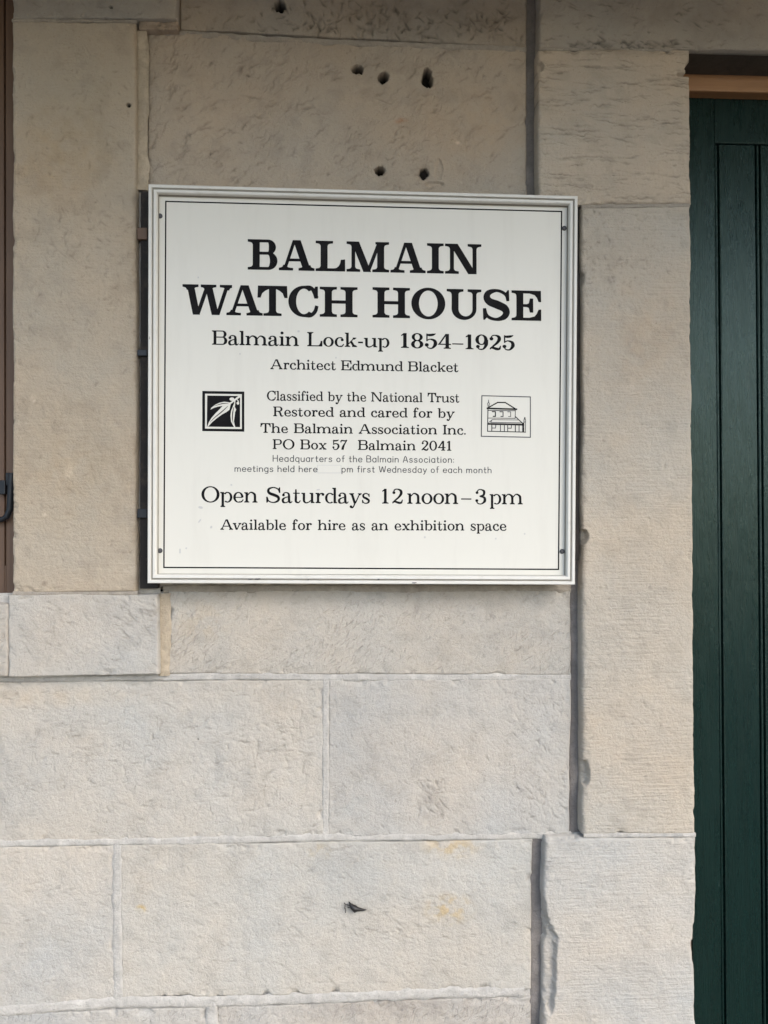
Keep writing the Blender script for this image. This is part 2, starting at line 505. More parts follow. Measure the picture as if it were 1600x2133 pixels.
# --- wall between the openings
w = Masonry()
w.block([(374, -190), (1097, -190), (1097, 97), (374, 61)], 0.0, 0.05, (0.80, 0.76, 0.70), relief=1.3, seed=11, chisel=0.2, dings=280, ang=(0.7, 0.9), dkr=(0.55, 0.9),
        ddep=0.0034, dw=0.002, dreg=[(560, 0, 1090, 85), (640, 20, 1080, 70), (380, -50, 1090, 90)], holes=[(583, 12, H, H, 0.03)],
        stains=[(900, 30, 0.25, 0.04, SOOT, 0.6), (610, 84, 0.05, 0.006, SOOT, 0.8)])
w.block([(306, 67), (1097, 104), (1097, 640), (306, 640)], 0.001, 0.05, (0.97, 0.90, 0.81), relief=1.15, seed=23, chisel=0.75, dings=380, ang=(0.65, 0.35), dkr=(0.65, 0.95),
        dlen=(0.008, 0.034), ddep=0.0017, dreg=[(306, 70, 1097, 400)],
        holes=[(745, 143, 0.0085, 0.008, 0.028), (799, 162, 0.0085, 0.0085, 0.03), (890, 163, 0.0085, 0.0165, 0.032),
               (792, 356, 0.008, 0.008, 0.03), (884, 361, 0.008, 0.0095, 0.008)],
        stains=[(1050, 88, 0.12, 0.012, SOOT, 0.7), (560, 180, 0.22, 0.16, (0.90, 0.89, 0.90), 0.5), (1000, 260, 0.15, 0.1, (1.05, 0.97, 0.88), 0.8),
                (835, 252, 0.014, 0.006, (0.95, 0.62, 0.45), 0.8), (955, 297, 0.006, 0.004, (1.6, 1.6, 1.6), 0.9)],
        chips=[(905, 385, 0.02, 0.006, 0.005), (914, 352, 0.008, 0.02, 0.003)])
w.block([(306, 650), (1190, 650), (1190, 1222), (306, 1222)], 0.002, 0.05, step=0.008, seed=29)
w.block([(351, 1232), (1189, 1230), (1189, 1405), (351, 1404)], 0.0, 0.05, (1.0, 1.0, 0.98), relief=0.9, seed=37, chisel=0.9, dings=180, ang=(0.9, 0.25),
        dlen=(0.006, 0.022), ddep=0.0010, stains=[(420, 1290, 0.06, 0.05, (1.03, 0.98, 0.9), 0.8)])
w.block([(-330, 1424), (675, 1417), (673, 1742), (-330, 1762)], 0.001, 0.05, (1.03, 1.04, 1.035), relief=1.2, seed=41, chisel=0.2, dings=330, ang=((0.05, 0.2), (1.45, 0.2), (0.1, 0.25)),
        dlen=(0.005, 0.024), dw=0.0013, ddep=0.0014, dreg=[(0, 1440, 340, 1640), (180, 1480, 600, 1690), (470, 1500, 640, 1690), (0, 1430, 672, 1735)],
        stains=[(650, 1580, 0.014, 0.012, SOOT, 0.7), (125, 1452, 0.2, 0.02, (1.04, 0.96, 0.86), 0.8)],
        holes=[(412, 1540, 0.0014, 0.0018, 0.003)])
w.block([(684, 1417), (1189, 1415), (1186, 1736), (682, 1742)], 0.0, 0.05, (0.98, 1.0, 1.015), relief=1.1, seed=47, chisel=0.35, dings=300, ang=(2.1, 0.7),
        dlen=(0.004, 0.016), dw=0.0013, ddep=0.0015, dreg=[(1040, 1440, 1185, 1580), (870, 1620, 930, 1700), (1060, 1600, 1180, 1710), (690, 1420, 1185, 1735)],
        stains=[(900, 1680, 0.03, 0.04, SOOT, 0.35), (740, 1690, 0.05, 0.06, (0.95, 0.98, 1.0), 0.8)])
w.block([(-330, 1770), (238, 1761), (240, 2086), (-330, 2122)], 0.001, 0.05, (1.03, 1.045, 1.05), relief=1.0, seed=53, chisel=0.12, dings=110, ang=(0.1, 0.3),
        dlen=(0.006, 0.03), ddep=0.0010, stains=[(60, 1940, 0.12, 0.05, (0.93, 0.93, 0.92), 0.7)])
w.block([(251, 1760), (1110, 1750), (1106, 2060), (252, 2079)], 0.0, 0.05, (1.03, 1.04, 1.03), relief=1.0, seed=59, chisel=0.2, dings=190, ang=(-0.2, 0.35),
        dlen=(0.006, 0.026), ddep=0.0009, dreg=[(251, 1760, 1110, 2060), (600, 1860, 1000, 1960)],
        stains=[(940, 1763, 0.055, 0.024, RUST, 0.62), (660, 1772, 0.03, 0.018, (1.0, 0.88, 0.68), 0.6), (935, 1893, 0.045, 0.03, RUST, 0.75),
                (293, 1894, 0.010, 0.009, (1.0, 0.78, 0.38), 0.95), (925, 2030, 0.010, 0.014, SOOT, 0.5), (285, 1830, 0.03, 0.06, (0.93, 0.92, 0.91), 0.8)])
w.block([(-330, 2128), (430, 2098), (432, 2460), (-330, 2470)], 0.001, 0.05, (1.0, 1.03, 1.06), seed=61, dings=60, ddep=0.001)
w.block([(450, 2097), (1106, 2076), (1104, 2460), (450, 2460)], 0.002, 0.05, (0.97, 0.99, 1.01), relief=1.5, seed=67, dings=150, ang=(0.0, 0.4),
        stains=[(830, 2100, 0.22, 0.03, SOOT, 0.55)])
# courses lower down and further left, outside the photograph
zlow, zl = P(0, 2466).z, P(-330, 1424).x
for row, (z1, z0) in enumerate(((zlow - 0.012, 0.33), (0.318, 0.0))):
    x = -2.6
    k = 0
    while x < 0.72:
        x1 = min(x + 0.62 + 0.17 * ((row + k) % 3), 0.728)
        w.block(None, 0.001, 0.05, step=0.012, seed=200 + row * 20 + k, world=[(x, 0, z1), (x1 - 0.009, 0, z1), (x1 - 0.009, 0, z0), (x, 0, z0)])
        x = x1
        k += 1
zt = P(0, 1762).z
for row, (z1, z0) in enumerate(((P(0, 1424).z, zt + 0.006), (zt - 0.006, P(0, 2122).z), (P(0, 2130).z, zlow))):
    x = -2.6
    for k in range(3):
        x1 = x + (zl + 2.6) / 3
        w.block(None, 0.001, 0.05, step=0.012, seed=300 + row * 20 + k, world=[(x, 0, z1), (x1 - 0.009, 0, z1), (x1 - 0.009, 0, z0), (x, 0, z0)])
        x = x1
w.build('wall', bld)
# --- dressed pier and sill of the window on the left
s = Masonry()
s.block([(24, -190), (369, -190), (369, 39), (24, 37)], YL, DEPTH, (0.86, 0.85, 0.82), relief=0.8, seed=71, tool=0.2, dings=60, ddep=0.0015,
        stains=[(150, 0, 0.2, 0.05, SOOT, 0.4)], holes=[(231, 15, 0.003, 0.002, 0.005)])
s.block([(287, 42), (369, 41), (369, 59), (287, 59)], YL + 0.006, 0.05, (0.80, 0.70, 0.60), relief=1.5, seed=73, dings=30)
s.block([(24, 44), (283, 46), (283, 1232), (26, 1235)], YL, DEPTH, (1.0, 0.915, 0.79), rnd=0.006, relief=0.8, seed=79, tool=0.55, edge=0.0016, dings=330, ang=(0.9, 0.9),
        dlen=(0.004, 0.016), ddep=0.0011, dreg=[(30, 150, 280, 560), (60, 420, 280, 700), (26, 50, 283, 1230)], holes=[(268, 218, 0.003, 0.003, 0.008)],
        stains=[(170, 230, 0.12, 0.14, (0.92, 0.92, 0.88), 0.7), (120, 330, 0.12, 0.10, (0.98, 0.88, 0.74), 0.6), (150, 980, 0.11, 0.14, (0.94, 0.90, 0.84), 0.9),
                (70, 830, 0.006, 0.008, (1.55, 1.6, 1.65), 0.9), (145, 985, 0.012, 0.02, (1.3, 1.3, 1.3), 0.7), (92, 1072, 0.005, 0.004, (1.5, 1.5, 1.5), 0.9),
                (250, 1195, 0.05, 0.03, (1.1, 1.12, 1.14), 0.7), (92, 1216, 0.007, 0.005, SOOT, 0.8)])
s.block([(17, 1239), (328, 1238), (330, 1405), (17, 1409)], YL, 0.05, (1.03, 1.045, 1.05), relief=0.9, seed=83, chisel=0.3, dings=110, ang=(-0.4, 0.4), ddep=0.0011, rnd=0.005,
        dlen=(0.005, 0.02), dreg=[(20, 1240, 328, 1400), (250, 1250, 328, 1330)])
s.block([(-760, 1262), (17, 1258), (17, 1409), (-760, 1414)], YL + 0.001, 0.14, (1.0, 0.99, 0.97), seed=89, dings=60, ddep=0.001, rnd=0.004, step=0.003)
s.block(None, YL, DEPTH, seed=97, step=0.012, world=[(-1.25, 0, P(0, -190).z), (-0.99, 0, P(0, -190).z), (-0.99, 0, P(0, 1256).z), (-1.25, 0, P(0, 1256).z)])
s.block(None, YL, DEPTH, seed=98, step=0.012, world=[(-0.99, 0, P(0, -190).z), (P(20, 0, YL).x, 0, P(0, -190).z), (P(20, 0, YL).x, 0, P(0, -60).z), (-0.99, 0, P(0, -60).z)])
s.build('window_surround', bld)
# --- quoins and lintel round the door
d = Masonry()
d.block([(1123, -190), (2775, -190), (2775, 116), (1123, 99)], YR, DEPTH, (0.86, 0.84, 0.80), relief=0.9, seed=101, tool=0.3, dings=170, ang=(0.0, 0.35), dkr=(0.5, 0.9),
        dlen=(0.004, 0.02), ddep=0.002, dreg=[(1130, 0, 1600, 100), (1180, 85, 1440, 100)], rnd=0.005,
        stains=[(1330, 20, 0.2, 0.04, SOOT, 0.35), (1500, 50, 0.1, 0.04, SOOT, 0.3)])
d.block([(1122, 104), (1437, 103), (1440, 424), (1121, 426)], YR, DEPTH, (1.08, 0.995, 0.885), rnd=0.006, relief=0.8, seed=103, tool=1.0, dings=260, ang=(0.0, 0.10), dkr=(0.55, 0.9),
        dlen=(0.006, 0.05), dw=0.0012, ddep=0.0019, edge=0.0025,
        chips=[(1126, 138, 0.007, 0.010, 0.012), (1423, 156, 0.013, 0.003, 0.02), (1441, 143, 0.013, 0.016, 0.09)],
        stains=[(1300, 108, 0.12, 0.008, SOOT, 0.35), (1130, 148, 0.006, 0.006, (1.5, 1.5, 1.5), 0.9)])
d.block([(1212, 433), (1440, 430), (1449, 1736), (1214, 1738)], YR, DEPTH, (1.02, 0.985, 0.92), relief=0.75, seed=107, tool=1.0, edge=0.0026, dings=230, ang=(0.9, 0.9),
        dlen=(0.003, 0.012), ddep=0.0011, dreg=[(1212, 435, 1440, 600), (1212, 435, 1300, 620), (1214, 600, 1448, 1700)], rnd=0.008,
        chips=[(1216, 1118, 0.011, 0.014, 0.018), (1219, 1612, 0.010, 0.026, 0.016), (1212, 580, 0.007, 0.014, 0.012)],
        stains=[(1330, 690, 0.1, 0.16, (1.0, 0.93, 0.86), 0.8), (1320, 805, 0.03, 0.02, (1.15, 1.15, 1.15), 0.6), (1330, 1560, 0.12, 0.1, (1.02, 0.98, 0.94), 0.5)])
d.block([(1135, 1747), (1452, 1745), (1451, 2460), (1131, 2460)], YR, DEPTH, (1.03, 1.04, 1.04), relief=0.8, seed=109, tool=0.9, edge=0.004, dings=120, ang=(0.2, 0.4),
        dlen=(0.004, 0.02), ddep=0.0009, rnd=0.009,
        chips=[(1133, 2010, 0.028, 0.10, 0.013), (1130, 1930, 0.012, 0.05, 0.011), (1150, 1748, 0.05, 0.006, 0.010), (1452, 1970, 0.012, 0.05, 0.006)])
XD0, XD1 = P(1440, 300, 0.08).x - 0.03, P(1440, 300, 0.08).x + 0.86
zl_, zf_ = P(0, 2466, YR).z, 0.0
d.block(None, YR, DEPTH, seed=113, step=0.012, world=[(P(1133, 2460, YR).x, 0, zl_), (P(1450, 2460, YR).x, 0, zl_), (P(1450, 2460, YR).x, 0, zf_), (P(1133, 2460, YR).x, 0, zf_)])
for k in range(4):
    zz0, zz1 = 2.355 * k / 4, 2.355 * (k + 1) / 4 - 0.008
    d.block(None, YR, DEPTH, seed=120 + k, step=0.012, world=[(XD1 - 0.01, 0, zz1), (XD1 + 0.30, 0, zz1), (XD1 + 0.30, 0, zz0), (XD1 - 0.01, 0, zz0)])
d.build('door_surround', bld)
# --- wall right of the door (outside the photograph)
w2 = Masonry()
for k in range(5):
    w2.block(None, 0.001, 0.05, seed=140 + k, step=0.015, world=[(XD1 + 0.32, 0, 2.6 * (k + 1) / 5 - 0.01), (XD1 + 1.9, 0, 2.6 * (k + 1) / 5 - 0.01), (XD1 + 1.9, 0, 2.6 * k / 5), (XD1 + 0.32, 0, 2.6 * k / 5)])
w2.build('wall', bld)

def strip(mb, pts, y, half, step=0.004, seed=3, amp=0.0015, bulge=0.0, back=0.03):
    """an uneven ribbon of mortar along a joint"""
    W_ = [P(a, b, y) for a, b in pts]
    path = []
    for a, b in zip(W_, W_[1:]):
        n = max(1, int((b - a).length / step))
        path += [a.lerp(b, i / n) for i in range(n)]
    path.append(W_[-1])
    n = 6
    base = len(mb.v)
    for i, p in enumerate(path):
        t = (path[min(i + 1, len(path) - 1)] - path[max(i - 1, 0)]).normalized()
        nr = Vector((-t.z, 0, t.x))
        for k in range(n + 1):
            s_ = 2 * k / n - 1
            hw = half * 1.3 * (1 + 0.7 * (float(fbm(np.array(p.x + s_), np.array(p.z), 35, seed + (k > 3), 3)) - 0.5))
            q = p + nr * hw * s_
            q.y = y + 0.0008 - 0.4 * bulge * (1 - s_ * s_) + amp * 2.2 * (float(fbm(np.array(q.x), np.array(q.z), 75, seed, 3)) - 0.5) + (0.003 if k in (0, n) else 0)
            mb.v.append(tuple(q))
    for i in range(len(path) - 1):
        for k in range(n):
            a = base + i * (n + 1) + k
            mb.f.append((a, a + n + 1, a + n + 2, a + 1)); mb.m.append(0)

tn_ = MB()
mo = MB()
zc = P(0, -190).z
zm = P(0, 1236).z
mo.face([(-0.24, 0.046, zm), (0.9, 0.046, zm), (0.9, 0.046, zc), (-0.24, 0.046, zc)])
mo.face([(-2.6, 0.008, 0), (0.78, 0.008, 0), (0.78, 0.008, zm), (-2.6, 0.008, zm)])
mo.face([(XD1 + 0.25, 0.046, 0), (XD1 + 1.9, 0.046, 0), (XD1 + 1.9, 0.046, 2.6), (XD1 + 0.25, 0.046, 2.6)])
strip(mo, [(340, 1412), (520, 1409), (700, 1412), (1190, 1411)], -0.0005, 0.0056, seed=5)
strip(mo, [(-330, 1420), (0, 1415), (200, 1413), (352, 1411)], -0.0005, 0.0045, seed=6)
strip(mo, [(294, 395), (294, 1228), (334, 1230)], 0.002, 0.010, seed=9)
strip(mo, [(679, 1415), (678, 1600), (678, 1744)], -0.001, 0.0058, seed=10)
strip(mo, [(-330, 1768), (0, 1758), (240, 1754), (400, 1753), (640, 1746), (900, 1744), (1190, 1741)], -0.001, 0.0060, seed=12, bulge=0.001)
strip(mo, [(245, 1754), (244, 1900), (246, 2088)], -0.001, 0.0080, seed=13, bulge=0.001)
strip(mo, [(-330, 2126), (0, 2108), (240, 2090), (440, 2089), (640, 2082), (860, 2072), (1092, 2067)], -0.0015, 0.0085, seed=14, bulge=0.002)
strip(mo, [(440, 2089), (441, 2200), (441, 2460)], -0.001, 0.010, seed=15)
strip(mo, [(1216, 1741), (1450, 1740)], YR - 0.0002, 0.0036, seed=22)
strip(tn_, [(306, 63), (560, 80), (800, 91), (1097, 102)], -0.0005, 0.0050, seed=4)
strip(tn_, [(24, 41), (285, 43)], YL + 0.0006, 0.0026, seed=17)
strip(tn_, [(26, 1237), (286, 1236)], YL + 0.0004, 0.0034, seed=18)
strip(tn_, [(1124, 101), (1435, 103)], YR + 0.0014, 0.0024, seed=20)
strip(tn_, [(1212, 429), (1438, 427)], YR + 0.0008, 0.0034, seed=21)
strip(tn_, [(340, 1226), (700, 1226), (1190, 1225)], -0.0002, 0.0068, seed=16)
mo.build('mortar', MORTAR, bld, smooth=True)
tn_.build('tan_mortar', TAN, bld, smooth=True)
oc_ = MB()
strip(oc_, [(340, 1236), (341, 1330), (340, 1408)], -0.004, 0.0095, seed=7, amp=0.002, bulge=0.003)
oc_.build('ochre_mortar', OCHRE, bld, smooth=True)
oc_ = MB()
strip(oc_, [(294, 63), (295, 230), (294, 395)], -0.010, 0.0095, seed=8, amp=0.0012, bulge=0.002)
oc_.build('ochre_mortar', OCHRE, bld, smooth=True)
po = MB()
strip(po, [(1109, -190), (1109, 230), (1108, 430)], 0.008, 0.0125, seed=31, amp=0.002, bulge=0.002)
strip(po, [(1200, 405), (1202, 1225), (1203, 1740)], 0.006, 0.0125, seed=32, amp=0.002, bulge=0.002)
strip(po, [(1122, 1745), (1210, 1744)], 0.004, 0.008, seed=33, amp=0.002)
strip(po, [(1120, 1745), (1119, 2000), (1118, 2460)], 0.005, 0.0130, seed=34, amp=0.002, bulge=0.002)
po.build('grey_pointing', POINTING, bld, smooth=True)

# --- door: transom, stiles, rail and beaded boards
YD, YT = 0.080, 0.053
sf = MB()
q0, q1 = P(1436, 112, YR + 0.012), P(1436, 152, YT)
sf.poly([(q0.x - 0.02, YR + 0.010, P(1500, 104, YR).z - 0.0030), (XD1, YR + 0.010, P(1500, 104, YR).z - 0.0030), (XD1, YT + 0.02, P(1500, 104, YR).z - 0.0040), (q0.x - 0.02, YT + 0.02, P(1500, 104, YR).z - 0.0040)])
sf.build('lintel_soffit', mortar_material('dark_soffit_stone', (0.10, 0.085, 0.065)), bld)  # separate dark sheet laid just under the lintel
tm = MB()
tm.box(XD0, XD1, YT, 0.15, P(1500, 190, YT).z, P(1500, 104, YT).z + 0.03)
tr = tm.build('transom', ORANGE, bld, bevel=0.003)
fr = MB()
fr.box(XD0 - 0.01, P(1432, 900, YD).x - 0.004, YD - 0.01, 0.15, 0.0, P(1500, 190, YT).z - 0.001)
fr.box(XD1 - 0.03, XD1 + 0.01, YD - 0.01, 0.15, 0.0, P(1500, 190, YT).z - 0.001)
fr.build('door_frame', BROWN, bld, bevel=0.003)
door = empty('door', (XD0 + 0.43, YD + 0.02, 0.03))
door.parent = bld
dz1 = P(1500, 196, YD).z
xs = P(1491, 500, YD).x
stile = MB()
stile.box(P(1434, 900, YD).x, xs, YD, YD + 0.045, 0.03, dz1)
stile2 = MB()
stile2.box(XD1 - 0.14, XD1 - 0.032, YD, YD + 0.045, 0.03, dz1)
def child(o):
    o.parent = door
    o.matrix_parent_inverse = Matrix.Translation(-Vector(door.location))
    return o
child(stile.build('stile', GREEN, None, bevel=0.003))
child(stile2.build('stile', GREEN, None, bevel=0.003))
rl = MB()
zr = P(1520, 298, YD).z
rl.box(xs + 0.0005, XD1 - 0.1405, YD + 0.0008, YD + 0.045, zr, dz1 - 0.0005)
child(rl.build('rail', GREEN, None, bevel=0.003))
rl = MB()
rl.box(xs + 0.0005, XD1 - 0.1405, YD + 0.0008, YD + 0.045, 0.03, 0.28)
child(rl.build('rail', GREEN, None, bevel=0.003))
pw = P(1581, 500, YD).x - P(1494, 500, YD).x
x = xs + 0.0008
yb = YD + 0.006
while x < XD1 - 0.145:
    x1 = min(x + pw, XD1 - 0.141)
    pl = MB()
    # moulded cross-section: quirk, bead, quirk, then the flat of the board
    prof = [(x, yb + 0.012), (x, yb + 0.006), (x + 0.0012, yb + 0.0015)]
    for k in range(7):
        a = math.pi * k / 6
        prof.append((x + 0.0046 - 0.0030 * math.cos(a), yb + 0.003 - 0.0035 * math.sin(a)))
    prof += [(x + 0.0080, yb + 0.0075), (x + 0.0105, yb + 0.0075), (x + 0.0120, yb + 0.0008), (x + 0.0145, yb), (x1 - 0.0024, yb), (x1 - 0.0010, yb + 0.003), (x1 - 0.0010, yb + 0.012)]
    nseg = 12
    for (a, b) in zip(prof, prof[1:]):
        pl.face([(a[0], a[1], 0.281), (b[0], b[1], 0.281), (b[0], b[1], zr - 0.001), (a[0], a[1], zr - 0.001)])
    child(pl.build('plank', GREEN, None))
    x = x1
kn = MB()
kx = XD1 - 0.085
kn.tube([(kx, YD, 1.0), (kx, YD - 0.03, 1.0), (kx, YD - 0.035, 1.0), (kx, YD - 0.06, 1.0), (kx, YD - 0.066, 1.0)], [0.011, 0.010, 0.024, 0.026, 0.014], 16)
child(kn.build('door_knob', IRON, None, smooth=True))

# --- window with brown timber on the left
YW = 0.060
xw1 = P(27, 600, YW).x + 0.02
xw0 = -0.97
zs, zt2 = P(0, 1238, YW).z, P(0, -60, YW).z
win = empty('window', ((xw0 + xw1) / 2, YW, zs))
win.parent = bld
def wchild(o):
    o.parent = win
    o.matrix_parent_inverse = Matrix.Translation(-Vector(win.location))
    return o
xg0, xg1 = P(8.5, 600, YW).x, P(12, 600, YW).x
wf = MB()
zg = P(10, 1178, YW).z
wf.box(xg1, xw1, YW, 0.15, zs, zt2)                                    # jamb with a run-out groove
wf.box(xg0, xg1, YW + 0.006, 0.15, zg, zt2)
wf.box(xg0, xg1, YW, 0.15, zs, zg)
wf.box(xg0 - 0.06, xg0, YW, 0.15, zs, zt2)
wf.box(xw0 - 0.02, xw0 + 0.06, YW, 0.15, zs, zt2)
wf.box(xw0 + 0.0605, xg0 - 0.0605, YW + 0.001, 0.15, zs + 0.0005, zs + 0.08)
wf.box(xw0 + 0.0605, xg0 - 0.0605, YW + 0.001, 0.15, zt2 - 0.07, zt2 - 0.0005)
wf.box(xw0 + 0.0605, xg0 - 0.0605, YW + 0.006, 0.12, (zs + zt2) / 2 - 0.02, (zs + zt2) / 2 + 0.02)
wchild(wf.build('window_frame', BROWN, None, bevel=0.002))
gm, gnt, gb = new_mat('window_glass')
gb.inputs['Base Color'].default_value = (0.02, 0.025, 0.03, 1)
gb.inputs['Roughness'].default_value = 0.08
pn = MB()
pn.box(xw0 + 0.04, xg0 - 0.04, 0.10, 0.106, zs + 0.05, zt2 - 0.05)
wchild(pn.build('pane', gm, None))
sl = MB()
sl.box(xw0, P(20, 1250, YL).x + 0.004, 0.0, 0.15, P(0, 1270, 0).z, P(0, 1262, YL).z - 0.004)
wchild(sl.build('window_sill', mortar_material('shaded_sill_stone', (0.20, 0.20, 0.19)), None, bevel=0.004))  # sill colour darkened to hold the shade of the gap under the timber
hk = MB()
def hp(a, b, y=YW - 0.014): return P(a, b, y)
hk.tube([hp(24, 985), hp(23, 1005), hp(21.5, 1040), hp(20, 1062), hp(14, 1076), hp(4, 1082), hp(-20, 1083), hp(-60, 1078)],
        [0.0058, 0.0062, 0.0062, 0.0060, 0.0056, 0.0052, 0.005, 0.005], 12)
a_, b_ = hp(3, 1030, YW), hp(17, 1001, YW)
hk.box(a_.x, b_.x, YW - 0.014, YW + 0.001, a_.z, b_.z)
a_, b_ = hp(16, 1012, YW), hp(26, 985, YW)
hk.box(a_.x, b_.x, YW - 0.010, YW + 0.0015, a_.z, b_.z)
wchild(hk.build('window_latch', IRON, None, bevel=0.0015, smooth=False))

# --- verandah that shades the top of the wall
AW_D, AW_Z = 1.15, 2.632
vr = MB()
vr.box(-2.8, XD1 + 2.0, -AW_D, -0.03, AW_Z, AW_Z + 0.05)
vr.box(-2.8, XD1 + 2.0, -AW_D - 0.03, -AW_D - 0.0005, AW_Z - 0.03, AW_Z + 0.12)
vr.build('verandah_roof', CEIL, bld)
up = MB()
up.box(-2.6, XD1 + 1.9, 0.0, 0.15, 2.72, 5.5)
up.build('upper_wall', mortar_material('upper_storey_stone', (0.40, 0.36, 0.30)), bld)
bk = MB()
bk.box(-2.6, XD1 + 1.9, 0.17, 0.2, 0, 2.75)
bk.build('inner_wall', mortar_material('dim_plaster', (0.05, 0.05, 0.05)), bld)
for xx in (-2.3, XD1 + 1.4):
    vp = MB()
    vp.box(xx, xx + 0.11, -AW_D - 0.02 + 0.03, -AW_D + 0.12, 0.0, AW_Z - 0.001)
    vp.build('verandah_post', CEIL, bld, bevel=0.01)

# ------------------------------------------------------------------ ground
gnd, gnt2, gb2 = new_mat('paving')
gc = mixc(gnt2, (0.17, 0.14, 0.11), (0.12, 0.10, 0.08), ramp(gnt2, tex(gnt2, 2.5, detail=7, rough=0.7), [(0.35, 0), (0.65, 1)]))
gnt2.links.new(gc, gb2.inputs['Base Color'])
gb2.inputs['Roughness'].default_value = 0.9
bump(gnt2, gb2, tex(gnt2, 60, detail=6), 0.4, 0.01)
g = MB()
g.box(-15, 15, -3.0, 0.2, -0.14, 0.0)
go = g.build('pavement', gnd)
go['kind'] = 'structure'
asm, ant, ab = new_mat('asphalt')
ac = mixc(ant, (0.06, 0.06, 0.058), (0.085, 0.083, 0.08), tex(ant, 40, detail=6))
ant.links.new(ac, ab.inputs['Base Color'])
ab.inputs['Roughness'].default_value = 0.9
rdm = MB()
rdm.face([(-800, -800, -0.13), (800, -800, -0.13), (800, 800, -0.13), (-800, 800, -0.13)])
ro = rdm.build('road', asm)
ro['kind'] = 'structure'

